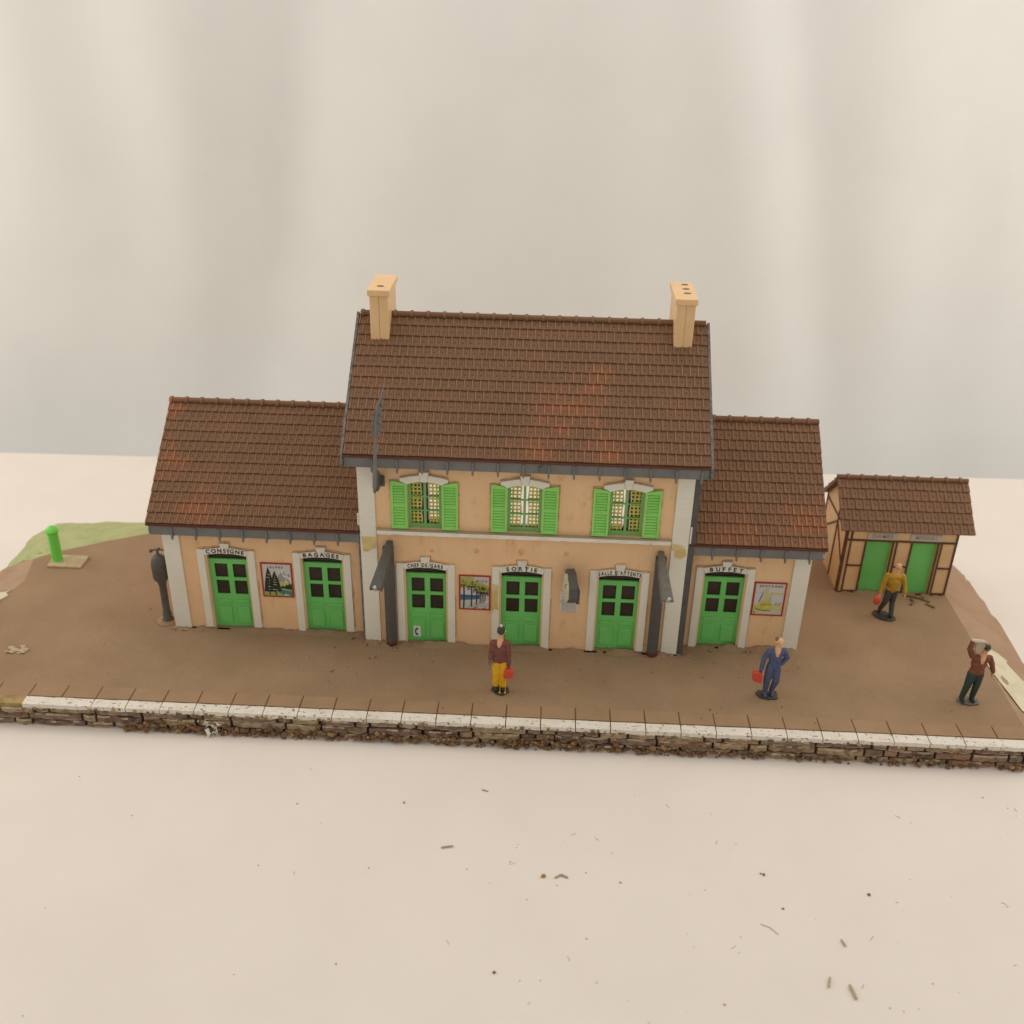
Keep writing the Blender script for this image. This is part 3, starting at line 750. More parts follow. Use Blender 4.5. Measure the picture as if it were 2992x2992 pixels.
# ================================================================= THINGS FIXED TO THE BUILDING
# canopy brackets: post and arm of the missing platform canopy
def bracket(px, arm, label):
    t = thing('canopy_bracket', label, 'bracket', (px, 2.92, 0), 'canopy brackets on the station front')
    b = MB()
    b.xy([(px - .14, 2.95), (px + .005, 2.875), (px + .15, 2.95), (px + .15, 3.1), (px - .14, 3.1)], .13, 3.2)
    b.xy([(px - .142, 2.948), (px + .005, 2.872), (px + .152, 2.948), (px + .152, 3.102), (px - .142, 3.102)], 0, .13, 1)
    b.build('post', ['dark_grey_plastic', 'roof_lip'], t, bevel=.006)
    b = MB(); xa, xb, ta, tb = arm                   # wall end x0,x1 and tip x0,x1
    b.hexa([(ta, .8, 3.2), (tb, .8, 3.2), (xb, 3.11, 3.12), (xa, 3.11, 3.12), (ta, .8, 3.3), (tb, .8, 3.28), (xb, 3.11, 3.36), (xa, 3.11, 3.36)])
    xm = px + .13 * (1 if ta > 0 else -1)
    s = 1 if ta > 0 else -1
    inner0, inner1 = (ta, xa) if s > 0 else (tb, xb)
    b.hexa([(inner0 - .015, .82, 3.14), (inner0 + .015, .82, 3.14), (inner1 + .015, 2.5, 2.96), (inner1 - .015, 2.5, 2.96), (inner0 - .015, .82, 3.31), (inner0 + .015, .82, 3.31), (inner1 + .015, 2.5, 3.36), (inner1 - .015, 2.5, 3.36)])
    b.build('arm', 'arm_grey' if s > 0 else 'dark_grey_plastic', t, bevel=.01)
    b = MB(); b.blob(((ta + tb) / 2 + .03 * s, .84, 3.285), .07, 0, 7, 2, .34, (.8, 1, .4)); b.blob(((ta + tb) / 2 + .01 * s, .795, 3.24), .06, 0, 8, 2, .25, (.9, .6, 1))
    b.build('glue_blob', 'white_glue', t, smooth=True)
bracket(-3.425, (-3.46, -3.29, -3.55, -3.25), 'dark grey canopy post with broken arm, beside the CHEF DE GARE door')
bracket(3.985, (3.89, 4.05, 3.81, 4.11), "grey canopy post with broken arm, beside the SALLE D'ATTENTE door")

# ornamental mast at the upper left corner
t = thing('ornamental_mast', 'slim grey mast with scrollwork on the upper left corner of the station', 'mast', (-3.55, 2.4, 5.18))
b = MB(); b.tube([(-3.59, 2.40, 5.16), (-3.585, 2.38, 5.35), (-3.56, 2.38, 5.8), (-3.54, 2.4, 6.2), (-3.507, 2.4, 6.75), (-3.47, 2.4, 7.2), (-3.42, 2.4, 7.55), (-3.30, 2.4, 7.85), (-3.255, 2.4, 8.06)], [.035, .06, .06, .048, .042, .05, .045, .026, .018], 8)
b.blob((-3.245, 2.4, 8.08), .032, 0, 1, 2, .1)
b.build('pole', 'grey_plastic', t, smooth=True)
b = MB(); rnd = random.Random(2)
def scroll(cx, cz, r, a0, turns, s, thick=.022):
    P = []
    for q in range(15):
        a = a0 + s * turns * 2 * PI_ * q / 14; rr = r * (1 - .65 * q / 14); P.append((cx + rr * math.cos(a) * .8, 2.4 + .02 * math.sin(q), cz + rr * math.sin(a)))
    b.tube(P, thick, 6)
for cx, cz, r, a0, s in ((-3.54, 7.0, .10, 0, 1), (-3.40, 7.1, .10, 3.1, -1), (-3.52, 7.2, .09, .3, 1), (-3.36, 7.32, .09, 2.8, -1), (-3.48, 7.36, .08, .2, 1), (-3.33, 7.58, .07, 3, -1), (-3.56, 6.9, .07, 1, -1), (-3.40, 6.9, .07, 2, 1)): scroll(cx, cz, r, a0, 1.2, s)
b.xz([(-3.50, 6.75), (-3.41, 6.75), (-3.37, 7.1), (-3.33, 7.45), (-3.37, 7.62), (-3.45, 7.4), (-3.52, 7.05)], 2.385, 2.415)
b.build('scrollwork', 'grey_plastic', t, smooth=False)
b = MB(); b.yz([(2.40, 5.25), (2.40, 5.75), (2.62, 5.72), (3.12, 5.28), (3.12, 5.08), (2.55, 5.12)], -3.60, -3.52)
b.box(-3.66, -3.44, 3.03, 3.09, 5.03, 5.33)
b.build('wall_bracket', 'dark_grey_plastic', t, bevel=.01)

# clock seen edge-on
t = thing('wall_clock', 'edge-on dark grey clock case with a flaking cream face, on the wall beside the notice', 'clock', (1.6, 3.12, 2.42))
b = MB(); cy, cz, R = 2.66, 2.42, .475
P = [(cy + R * math.cos(a * PI_ / 4 + PI_ / 8), cz + R * math.sin(a * PI_ / 4 + PI_ / 8)) for a in range(8)]
b.yz(P, 1.47, 1.70)
b.box(1.70, 1.795, 2.40, 2.95, 1.97, 2.42)
b.box(1.56, 1.66, 3.05, 3.15, 2.3, 2.55)
b.build('case', 'dark_grey_plastic', t, bevel=.02)
b = MB(); rnd = random.Random(4)
P = [(cy + (.38 + rnd.uniform(-.05, .04)) * math.cos(a * PI_ / 14), cz - .03 + (.38 + rnd.uniform(-.06, .05)) * math.sin(a * PI_ / 14)) for a in range(28)]
b.yz(P, 1.425, 1.472)
for q in range(26):
    a, r_ = rnd.uniform(0, 6.28), rnd.uniform(0, .34)
    b.blob((1.424, cy + r_ * math.cos(a), cz - .03 + r_ * math.sin(a)), rnd.uniform(.02, .055), 1 if rnd.random() < .3 else 0, q, 1, .4, (.5, 1, 1))
b.build('face', ['curtain_cream', 'brown_print'], t)
t.rotation_euler.z = math.radians(9); t.location.x = 1.53

# posters
def poster(name, label, x0, x1, z0, z1, y, draw, framed=True):
    t = thing(name, label, 'poster' if framed else 'notice', ((x0 + x1) / 2, y, z0), 'travel posters on the station front' if framed else None)
    if framed:
        b = MB(); w = .045; b.sheet(x0, x1, z0, z1, y - .03, .026, [(x0 + w, x1 - w, z0 + w, z1 - w)]); b.build('frame', 'red_print', t)
    b = MB(); b.box(x0 + .01, x1 - .01, y - .018, y - .004, z0 + .01, z1 - .01); b.build('sheet', 'paper', t)
    W_, H_ = x1 - x0, z1 - z0; w = .045 if framed else .01
    iw, ih = W_ - 2 * w, H_ - 2 * w
    mats = []; b = MB(); lay = [0]
    def poly(pts, m):
        if m not in mats: mats.append(m)
        lay[0] += 1; yy = y - .0185 - .00035 * lay[0]
        b.face([(x0 + w + min(max(u, 0), 1) * iw, yy, z0 + w + min(max(v, 0), 1) * ih) for u, v in pts], mats.index(m))
    def line(pts, wd, m):
        for (a, c) in zip(pts[:-1], pts[1:]):
            dx, dz = (c[0] - a[0]), (c[1] - a[1]); l = math.hypot(dx, dz) or 1; nx, nz = -dz / l * wd / 2, dx / l * wd / 2
            poly([(a[0] + nx, a[1] + nz), (a[0] - nx, a[1] - nz), (c[0] - nx, c[1] - nz), (c[0] + nx, c[1] + nz)], m)
    txt = MB()
    def text(s, uc, v, uw, cap, m=0): write(txt, s, x0 + w + uc * iw, uw * iw, cap * ih, lambda x: z0 + w + v * ih, y - .0185 - .00035 * (lay[0] + 8), m)
    draw(poly, line, text)
    b.build('picture', mats, t)
    if txt.v: txt.build('lettering', 'brown_print' if framed == 2 else 'black_print', t)
def alps(poly, line, text):
    R = random.Random(1)
    poly([(0, 0), (1, 0), (1, 1), (0, 1)], 'sky_print')
    poly([(.38, .40), (1, .36), (1, .70), (.92, .78), (.84, .70), (.78, .83), (.70, .86), (.64, .76), (.52, .68), (.42, .56)], 'mountain_light')
    poly([(.46, .46), (.56, .66), (.66, .76), (.72, .62), (.80, .56), (.78, .46), (.62, .42)], 'mountain_print')
    poly([(.74, .80), (.80, .72), (.84, .66), (.80, .64), (.72, .72)], 'mountain_print')
    poly([(.86, .70), (.94, .72), (.98, .62), (.90, .60)], 'mountain_print')
    poly([(.80, .60), (.88, .54), (.96, .46), (.90, .42), (.84, .48)], 'mountain_print')
    poly([(.50, .30), (1, .26), (1, .40), (.80, .43), (.62, .45), (.5, .43)], 'yellow_print')
    poly([(.48, .20), (1, .12), (1, .44), (.95, .34), (.92, .44), (.86, .33), (.82, .38), (.76, .30), (.68, .33), (.60, .29)], 'pine_print')
    poly([(.45, .05), (1, .0), (1, .20), (.75, .22), (.55, .28)], 'teal_print')
    poly([(.62, .22), (.98, .16), (.98, .185), (.7, .235)], 'pale_print'); poly([(.70, .04), (.86, .0), (.9, .02), (.76, .08)], 'pale_print')
    poly([(0, 0), (.72, 0), (.52, .11), (.28, .13), (0, .10)], 'meadow_print')
    def pine(u, base, top, hw):
        poly([(u - hw, base), (u + hw, base), (u + hw * .75, base + (top - base) * .4), (u + hw * .45, base + (top - base) * .7), (u, top), (u - hw * .45, base + (top - base) * .7), (u - hw * .75, base + (top - base) * .4)], 'pine_print')
        for k in range(7):
            v = base + (top - base) * (.1 + .12 * k); q = hw * (1.15 - k * .12)
            poly([(u - q, v - .03), (u, v + .05), (u + q, v - .03), (u, v + .015)], 'pine_print')
            if R.random() < .8: line([(u - q * .5 + R.uniform(0, .1), v), (u + R.uniform(0, q * .6), v - .02)], .014, 'curtain_cream')
        line([(u, 0.02), (u, base + .05)], .04, 'pine_print')
    pine(.20, .12, .92, .19); pine(.42, .14, .80, .20)
    text('ALPES', .5, .885, .46, .055)
def nice(poly, line, text):
    R = random.Random(2)
    poly([(0, 0), (1, 0), (1, 1), (0, 1)], 'sky_print')
    poly([(0, .26), (.68, .33), (.68, .42), (0, .43)], 'sea_print'); poly([(0, .24), (.68, .30), (.68, .335), (0, .30)], 'teal_print')
    poly([(0, 0), (.6, 0), (.6, .15), (.35, .26), (0, .25)], 'pale_print'); poly([(.2, 0), (1, 0), (1, .28), (.55, .12)], 'mountain_light')
    poly([(.35, .02), (1, .0), (1, .20), (.6, .10)], 'pale_print')
    for pts in ([(0, .62), (.0, .97), (.3, .99), (.5, .95), (.45, .78), (.25, .7)], [(.3, .66), (.45, .86), (.62, .84), (.72, .70), (.7, .56), (.5, .7)], [(.5, .60), (.66, .82), (.86, .78), (1, .70), (1, .56), (.8, .48), (.66, .56)]):
        poly(pts, 'palm_print')
    for u, b0, t0, w in ((.12, .0, .74, .055), (.39, .06, .70, .045), (.57, .13, .62, .04), (.70, .18, .58, .03), (.77, .21, .56, .025), (.83, .24, .56, .022), (.88, .27, .55, .018)):
        line([(u - .01, b0), (u + .005, (b0 + t0) / 2), (u, t0)], w, 'trunk_print')
        for k in range(9):
            a = -.5 + (PI_ + 1.0) * k / 8; l = (.13 + .06 * (t0 > .65)) * R.uniform(.8, 1.2)
            m = 'palm_print' if math.sin(a) > .25 else 'trunk_print'
            line([(u, t0), (u + l * .6 * math.cos(a), t0 + l * .6 * math.sin(a)), (u + l * math.cos(a) * 1.1, t0 + l * math.sin(a) - .05)], .022, m)
        for k in range(3):
            a = R.uniform(.4, 2.7); line([(u + .03 * math.cos(a), t0 + .04 * math.sin(a)), (u + .14 * math.cos(a), t0 + .17 * math.sin(a))], .014, 'pine_print')
    line([(.25, .05), (.5, .10), (.9, .24)], .018, 'text_grey'); line([(.45, .04), (.62, .08)], .02, 'pine_print')
    line([(.80, .05), (.90, .03)], .02, 'black_print'); line([(.84, .13), (.93, .09)], .02, 'text_grey'); line([(.72, .09), (.76, .12)], .015, 'text_grey')
    text('NICE', .74, .865, .38, .062)
def brittany(poly, line, text):
    poly([(0, 0), (1, 0), (1, 1), (0, 1)], 'sky_print')
    poly([(0, .0), (1, .0), (1, .30), (.62, .33), (0, .28)], 'sail_print'); poly([(.3, 0), (1, 0), (1, .12), (.5, .10)], 'pale_print')
    poly([(.55, .66), (.97, .64), (.97, .71), (.75, .72), (.55, .70)], 'sail_print'); poly([(.02, .68), (.25, .69), (.25, .72), (.02, .73)], 'pale_print')
    poly([(.30, .42), (.36, .86), (.44, .86), (.56, .42)], 'sail_print'); poly([(.14, .34), (.20, .52), (.32, .84), (.27, .60), (.2, .42)], 'sea_print')
    poly([(.20, .30), (.24, .44), (.58, .44), (.66, .28)], 'yellow_print')
    poly([(.03, .22), (.16, .33), (.62, .31), (.66, .20), (.5, .15), (.22, .16)], 'curtain_yellow')
    line([(.06, .19), (.2, .145), (.4, .125), (.6, .14)], .022, 'trunk_print'); line([(.06, .02), (.06, .10)], .025, 'trunk_print')
    line([(.55, .44), (.57, .72)], .014, 'brown_print')
    for u in (.74, .78, .86, .90): line([(u, .30), (u + .02, .40)], .014, 'brown_print')
    for k in range(9): line([(.24 + k * .045, .28 + .02 * (k % 3)), (.28 + k * .045, .33 + .03 * (k % 2))], .012, 'brown_print')
    text('BRETAGNE', .52, .895, .78, .06)
def times(poly, line, text):
    poly([(0, 0), (1, 0), (1, 1), (0, 1)], 'paper')
    text('HEURES', .36, .87, .38, .055); text('DES', .33, .78, .22, .055); text('ARRIVEES', .36, .67, .50, .06)
    R = random.Random(4)
    for u0, u1 in ((.07, .46), (.54, .92)):
        for k in range(17):
            v = .60 - k * .034; u = u0 + .02
            while u < u1 - .04:
                l = R.uniform(.02, .07); line([(u, v), (min(u + l, u1), v)], .012, 'text_grey'); u += l + R.uniform(.012, .03)
    line([(.50, .02), (.50, .60)], .012, 'black_print'); line([(.05, .5), (.05, .6)], .02, 'black_print')
poster('travel_poster', 'red framed ALPES poster with dark pines and a snowy mountain', -7.135, -6.24, 1.155, 2.285, yL - .001, alps)
poster('travel_poster', 'red framed NICE poster with palms beside a blue sea', -1.50, -.618, 1.215, 2.345, yM - .001, nice)
poster('travel_poster', 'red framed BRETAGNE poster with a yellow sailing boat', 6.71, 7.61, 1.14, 2.24, yR - .001, brittany, 2)
poster('timetable_notice', 'white sheet of printed arrival times partly hidden behind the clock', 1.31, 1.85, 1.265, 1.975, yM - .001, times, False)

# telephone sign on the first middle door
t = thing('telephone_sign', 'small white plate with a blue handset on the CHEF DE GARE door', 'sign', (-2.715, yM + .09, .2))
b = MB(); b.box(-2.82, -2.61, yM + .068, yM + .092, .16, .51); b.build('plate', 'white_print', t, bevel=.004)
b = MB(); b.xz([(-2.76 + .0, .43), (-2.73, .46), (-2.69, .46), (-2.675, .43), (-2.69, .405), (-2.72, .405), (-2.735, .37), (-2.735, .31), (-2.72, .275), (-2.69, .275), (-2.675, .245), (-2.69, .215), (-2.73, .215), (-2.76, .245), (-2.775, .30), (-2.775, .38)], yM + .062, yM + .067)
b.build('handset_mark', 'phone_blue', t)

# ================================================================= SHED
sh = thing('toilet_shed', 'small half-timbered shed with two plain green doors and a brown tiled roof', 'shed', (11.76, 8.1, 0))
yS = 6.91; sx0, sx1 = 10.07, 13.45; dh = [(10.72, 11.51, -.02, 1.83), (12.13, 12.88, -.02, 1.83)]
b = MB(); b.sheet(sx0, sx1, -.02, 2.3, yS, .1, dh); b.box(sx0, sx1, 9.35, 9.45, -.02, 2.3)
for x0, x1 in ((sx0, sx0 + .1), (sx1 - .1, sx1)): b.yz([(yS + .1, -.02), (9.35, -.02), (9.35, 2.3), (8.16, 3.2), (yS + .1, 2.3)], x0, x1)
b.build('wall', 'shed_peach', sh)
for h in dh:
    b = MB(); b.box(h[0] - .01, h[1] + .01, yS + .09, yS + .14, 0, 1.86); b.build('door', 'door_green', sh)
b = MB()
def bar(x0, x1, z0, z1, pr=.035): b.box(x0, x1, yS - pr, yS + .002, z0, z1)
for x0, x1 in ((10.03, 10.13), (10.215, 10.265), (10.67, 10.725), (11.505, 11.56), (11.62, 11.67), (12.07, 12.125), (12.88, 12.94), (12.985, 13.03), (13.40, 13.46)): bar(x0, x1, 0, 1.86)
bar(10.03, 13.46, 1.83, 1.89, .04)
for x0, x1 in ((10.265, 10.67), (11.67, 12.07), (13.03, 13.40)): bar(x0, x1, .93, .985); bar(x0, x1, 0, .06)
bar(10.03, 10.13, 1.89, 2.25); bar(10.21, 10.27, 1.89, 2.25); bar(13.40, 13.46, 1.89, 2.25)
X = sx0
def sbar(p, q, w=.06):
    (y0, z0), (y1, z1) = p, q; l = math.hypot(y1 - y0, z1 - z0); ny, nz = -(z1 - z0) / l * w / 2, (y1 - y0) / l * w / 2
    b.yz([(y0 + ny, z0 + nz), (y0 - ny, z0 - nz), (y1 - ny, z1 - nz), (y1 + ny, z1 + nz)], X - .03, X + .002)
sbar((yS + .03, 0), (yS + .03, 2.2)); sbar((7.95, 0), (7.95, 2.9)); sbar((9.42, 0), (9.42, 2.2)); sbar((yS, 1.0), (7.95, 1.95)); sbar((7.95, 1.95), (9.4, 1.0)); sbar((yS, 2.1), (9.4, 2.1))
b.build('timber_frame', 'timber', sh, bevel=.006)
for x0, x1, s in ((10.72, 11.62, 'DAMES'), (12.02, 12.95, 'MESSIEURS')):
    b = MB(); b.box(x0, x1, yS - .03, yS - .002, 1.90, 2.12); o = b.build('sign_plate', 'sign_grey', sh)
    b = MB(); write(b, s, (x0 + x1) / 2, (x1 - x0) * .68, .12, lambda x: 1.965, yS - .031); b.build('lettering', 'text_grey', o)
b = MB(); slope(b, 9.86, 13.88, (6.79, 2.22), (8.16, 3.36), 5, .238, 7); slope(b, 9.86, 13.88, (9.5, 2.24), (8.16, 3.36), 5, .238, 8); ridge(b, 9.85, 13.87, 8.16, 3.39, .43, .075, .3)
b.build('roof', RM, sh, loc=(0, 0, 0))

# ================================================================= YARD FURNITURE
t = thing('water_column', 'dark grey water column with bulbous head and cross handle, beside the left end of the station', 'water column', (-10.15, 3.74, 0))
b = MB(); b.lathe([(.19, 0), (.17, .06), (.125, .1), (.125, .3), (.105, .34), (.105, 1.2), (.12, 1.3), (.15, 1.38), (.215, 1.46), (.23, 1.52), (.23, 1.78), (.235, 1.8), (.235, 1.86), (.225, 1.9), (.23, 1.95), (.215, 2.05), (.17, 2.16), (.10, 2.22), (.045, 2.25), (.04, 2.36)], -10.14, 3.74, 28)
b.build('column', 'dark_grey_plastic', t, smooth=True)
b = MB(); b.tube([(-10.31, 3.74, 2.36), (-10.2, 3.74, 2.40), (-10.09, 3.74, 2.41), (-9.98, 3.74, 2.40), (-9.87, 3.74, 2.36)], .026, 8); b.blob((-10.32, 3.74, 2.35), .055, 0, 1, 2, .05); b.blob((-9.86, 3.74, 2.35), .055, 0, 2, 2, .05); b.blob((-10.09, 3.74, 2.42), .05, 0, 3, 2, .05)
b.build('handle', 'dark_grey_plastic', t, smooth=True)
b = MB(); b.lathe([(.34, .0), (.3, .02), (.2, .05), (.15, .06)], -10.14, 3.74, 20)
b.build('foot', 'brown_border_paint', t, smooth=True)
t = thing('green_post', 'bright green pointed post standing on a cream slab at the left end of the yard', 'post', (-14.4, 6.75, 0))
b = MB(); b.lathe([(.165, .05), (.165, 1.08), (.2, 1.12), (.205, 1.17), (.15, 1.25), (.05, 1.33)], -14.74, 6.74, 10)
b.build('shaft', 'bright_green', t)
b = MB(); b.hexa([(-14.95, 6.38, 0), (-13.86, 6.38, 0), (-13.86, 7.08, 0), (-15.02, 7.1, 0), (-14.95, 6.38, .09), (-13.88, 6.38, .07), (-13.86, 7.08, .09), (-15.02, 7.1, .08)])
b.build('slab', 'cream_slab', t, bevel=.02)
# flake of dried glue, lumps on the yard
b = MB(); rnd = random.Random(8)
for q in range(14):
    b.blob((-13.8 + rnd.gauss(0, .17), 1.9 + rnd.gauss(0, .09), .02 + rnd.uniform(0, .03)), rnd.uniform(.04, .10), 0, q, 1, .45, (1.2, .7, .35))
tag(b.build('dried_flake', 'crumb_pale', loc=(-13.8, 1.9, 0)), 'crumpled tan flake lying alone on the left of the brown yard', 'flake')

# ================================================================= PEOPLE
def person(loc, H, turn, bones, mats, label, lean=0.0, stand=None):
    """one continuous body grown round tapered bones; bones: (p0, r0, p1, r1, material index); heights in units of H, facing -y"""
    root = thing('person', label, 'person', loc, 'painted figures in the yard')
    bm = bmesh.new()
    def cap(p0, r0, p1, r1):
        p0, p1 = Vector(p0), Vector(p1); d = p1 - p0; L_ = d.length
        for p, r_ in ((p0, r0), (p1, r1)):
            bmesh.ops.create_icosphere(bm, subdivisions=2, radius=r_, matrix=Matrix.Translation(p))
        if L_ > 1e-4:
            bmesh.ops.create_cone(bm, cap_ends=True, segments=14, radius1=r0, radius2=r1, depth=L_, matrix=Matrix.Translation((p0 + p1) / 2) @ d.to_track_quat('Z', 'Y').to_matrix().to_4x4())
    for p0, r0, p1, r1, m in bones: cap(p0, r0, p1, r1)
    me = bpy.data.meshes.new('tmp'); bm.to_mesh(me); bm.free()
    ob = bpy.data.objects.new('tmp', me); COL.objects.link(ob)
    md = ob.modifiers.new('r', 'REMESH'); md.mode = 'VOXEL'; md.voxel_size = .0075
    md = ob.modifiers.new('s', 'SMOOTH'); md.iterations = 2; md.factor = .45
    dg = bpy.context.evaluated_depsgraph_get(); dg.update()
    body = bpy.data.meshes.new_from_object(ob.evaluated_get(dg)); bpy.data.objects.remove(ob); bpy.data.meshes.remove(me)
    body.name = 'body'; body.materials.clear()
    for k in mats: body.materials.append(MATS[k])
    bn = [(Vector(a), r0, Vector(c), r1, m) for a, r0, c, r1, m in bones]
    mi = []
    for p in body.polygons:
        c = p.center; best = 9; bi = 0
        for a, r0, e, r1, m in bn:
            d = e - a; q = 0 if d.length < 1e-5 else max(0, min(1, (c - a).dot(d) / d.length_squared))
            dist = (c - a - d * q).length - (r0 + (r1 - r0) * q)
            if dist < best: best = dist; bi = m
        mi.append(bi)
    body.polygons.foreach_set('material_index', mi); body.polygons.foreach_set('use_smooth', [True] * len(mi))
    Tm = Matrix.Rotation(lean, 4, 'Y') @ Matrix.Rotation(turn, 4, 'Z') @ Matrix.Scale(H, 4)
    body.transform(Matrix.Translation((0, 0, .05)) @ Tm)
    o = bpy.data.objects.new('body', body); COL.objects.link(o); o.parent = root
    root['T'] = [x for row in (Matrix.Translation((0, 0, .05)) @ Tm) for x in row]
    if stand:
        b = MB(); pts, mt = stand
        b.xy([(loc[0] + x, loc[1] + y) for x, y in pts], .0, .055); b.build('stand', mt, root, bevel=.02)
    return root, Matrix.Translation(loc) @ Matrix.Translation((0, 0, .05)) @ Tm
def hand(w, d, side, m, r=.0095, curl=.5, thumb=None):
    """palm, four unequal bent fingers and a thumb; w wrist, d direction, side across the palm"""
    w = Vector(w); d = Vector(d).normalized(); s = Vector(side).normalized(); n = d.cross(s)
    B = [(w, .017, w + d * .03, .02, m)]
    for k, (o, l) in enumerate(((-.018, .030), (-.006, .036), (.006, .034), (.018, .026))):
        a = w + d * .036 + s * o; e = a + d * l * .5 + n * l * .15 * curl; f = e + d * l * .45 + n * l * .5 * curl
        B += [(a, r, e, r * .95, m), (e, r * .95, f, r * .8, m)]
    t0 = w + d * .012 - s * .016; t1 = t0 + d * .018 - s * .016 + n * .006; t2 = t1 + d * .018 - s * .004 + n * .006
    B += [(t0, .011, t1, .010, m), (t1, .010, t2, .0085, m)]
    return B
def head(c, m, look=0.0, hair=None):
    """skull, jaw, nose, brows, ears, lips round c"""
    c = Vector(c); fx, fy = math.sin(look), -math.cos(look); F = Vector((fx, fy, 0)); S_ = Vector((-fy, fx, 0))
    B = [(c + Vector((0, 0, .018)) - F * .008, .052, c + Vector((0, 0, .012)) + F * .004, .050, m), (c + F * .018 - Vector((0, 0, .034)), .034, c + F * .022 - Vector((0, 0, .042)), .028, m),
         (c + F * .052 + Vector((0, 0, .006)), .007, c + F * .064 - Vector((0, 0, .012)), .010, m),
         (c + F * .047 + S_ * .02 + Vector((0, 0, .014)), .008, c + F * .05 + Vector((0, 0, .015)), .008, m), (c + F * .047 - S_ * .02 + Vector((0, 0, .014)), .008, c + F * .05 + Vector((0, 0, .015)), .008, m),
         (c + F * .047 - S_ * .012 - Vector((0, 0, .030)), .007, c + F * .047 + S_ * .012 - Vector((0, 0, .030)), .007, m)]
    for q in (-1, 1): B.append((c + S_ * q * .054 + Vector((0, 0, -.004)), .011, c + S_ * q * .056 + Vector((0, 0, .012)), .012, m))
    return B
def narrow(B, k, kr):
    return [(Vector((a[0] * k, a[1], a[2])), r0 * kr, Vector((c[0] * k, c[1], c[2])), r1 * kr, m) for a, r0, c, r1, m in B]
def headscale(B, k, c):
    c = Vector(c); return [(c + (Vector(a) - c) * k, r0 * k, c + (Vector(e) - c) * k, r1 * k, m) for a, r0, e, r1, m in B]
def hat_part(root, T, name, mats, fill):
    b = MB(); fill(b); b.v = [tuple(T @ Vector(v)) for v in b.v]
    return b.build(name, mats, root, smooth=True)
def torso(m, w=.085, waist=.07, hip=.075, sh=.80):
    return [((-w * .75, 0, sh - .05), .062, (w * .75, 0, sh - .05), .062, m), ((-w * .5, .0, sh - .14), .07, (w * .5, .0, sh - .14), .07, m), ((-waist * .45, 0, .60), .066, (waist * .45, 0, .60), .066, m), ((-hip * .6, 0, .52), .064, (hip * .6, 0, .52), .064, m),
            ((0, 0, .52), .075, (0, 0, sh - .12), .085, m)]
# 1: maroon jacket, mustard trousers, bobble hat
B = headscale(head((.01, -.01, .925), 0, -.35), .86, (.01, -.01, .90)) + [((.005, .0, .80), .040, (.01, -.005, .89), .033, 0), ((-.012, -.058, .77), .028, (.0, -.03, .82), .036, 0), ((-.02, -.074, .735), .012, (-.01, -.06, .77), .028, 0)]
Q = torso(1, .10, .10, .095) + [((-.06, -.005, .48), .062, (.06, -.005, .48), .062, 1)]
Q += [((-.12, 0, .765), .052, (-.150, .01, .60), .044, 1), ((-.150, .01, .60), .042, (-.165, -.02, .53), .036, 1), ((.125, 0, .755), .054, (.150, .0, .585), .048, 1), ((.150, 0, .585), .046, (.155, -.03, .435), .038, 1)]
Q += [((-.055, 0, .45), .07, (-.058, -.005, .27), .062, 2), ((-.058, -.005, .27), .061, (-.062, 0, .095), .054, 2), ((.055, 0, .45), .07, (.060, -.005, .27), .062, 2), ((.060, -.005, .27), .061, (.062, 0, .075), .054, 2)]
Q += [((-.062, .0, .05), .044, (-.066, -.055, .022), .034, 3), ((.062, .0, .04), .044, (.066, -.06, .018), .034, 3)]
B += narrow(Q, .76, .86) + hand((-.128, -.03, .50), (-.05, -.1, -1), (.3, -1, 0), 4) + hand((.120, -.035, .41), (0, -.1, -1), (.3, -1, 0), 1, curl=1.2)
r1, T1 = person((-.24, 1.10, 0), 1.98, .12, B, ['skin', 'maroon', 'mustard', 'black_boot', 'stand_grey'], 'person in maroon jacket, yellow trousers and dark bobble hat, before the SORTIE door',
    stand=([(-.22, -.03), (-.06, -.20), (.1, -.25), (.27, -.10), (.24, .1), (.05, .17), (-.18, .14)], 'stand_black'))
hat_part(r1, T1, 'hat', ['hat_green', 'pompom'], lambda b: (b.lathe([(.050, .930), (.055, .938), (.055, .952), (.050, .985), (.036, 1.008), (.016, 1.02), (.004, 1.024)], .012, -.006, 18, 0), b.blob((.012, -.006, 1.032), .022, 1, 3, 2, .08),
    b.tube([(-.048, -.03, .948), (-.05, -.03, .925)], .008, 6, 1), b.tube([(.068, -.02, .968), (.058, -.02, .925)], .009, 6, 1), b.tube([(-.015, -.058, .938), (.028, -.06, .936)], .012, 6, 0)))
b = MB()
b.xz([(-.13, .56), (-.10, .51), (.09, .53), (.115, .56), (.14, .76), (.11, .80), (-.06, .79), (-.10, .75)], .93, 1.05)
bg = b.build('red_bag', 'red_plastic', loc=(.0, 1.0, .5), bevel=.012); tag(bg, 'red bag held by the person in the maroon jacket', 'bag', 'red bags carried by figures')
for x0, x1_, lab in ((-.20, -.215, 'thin yellow ski pole standing between the legs of the person in yellow trousers'), (-.045, -.075, 'thin yellow ski pole standing beside the red bag of the person in yellow trousers')):
    b = MB(); b.tube([(x0 + (x1_ - x0) * .45, .905, .46), (x1_, .88, .07)], .009, 6); b.tube([(x1_ - .025, .88, .10), (x1_ + .025, .88, .10)], .018, 6)
    o = b.build('ski_pole', 'mustard', loc=(x1_, .88, .06)); tag(o, lab, 'ski pole', 'ski poles of one figure')
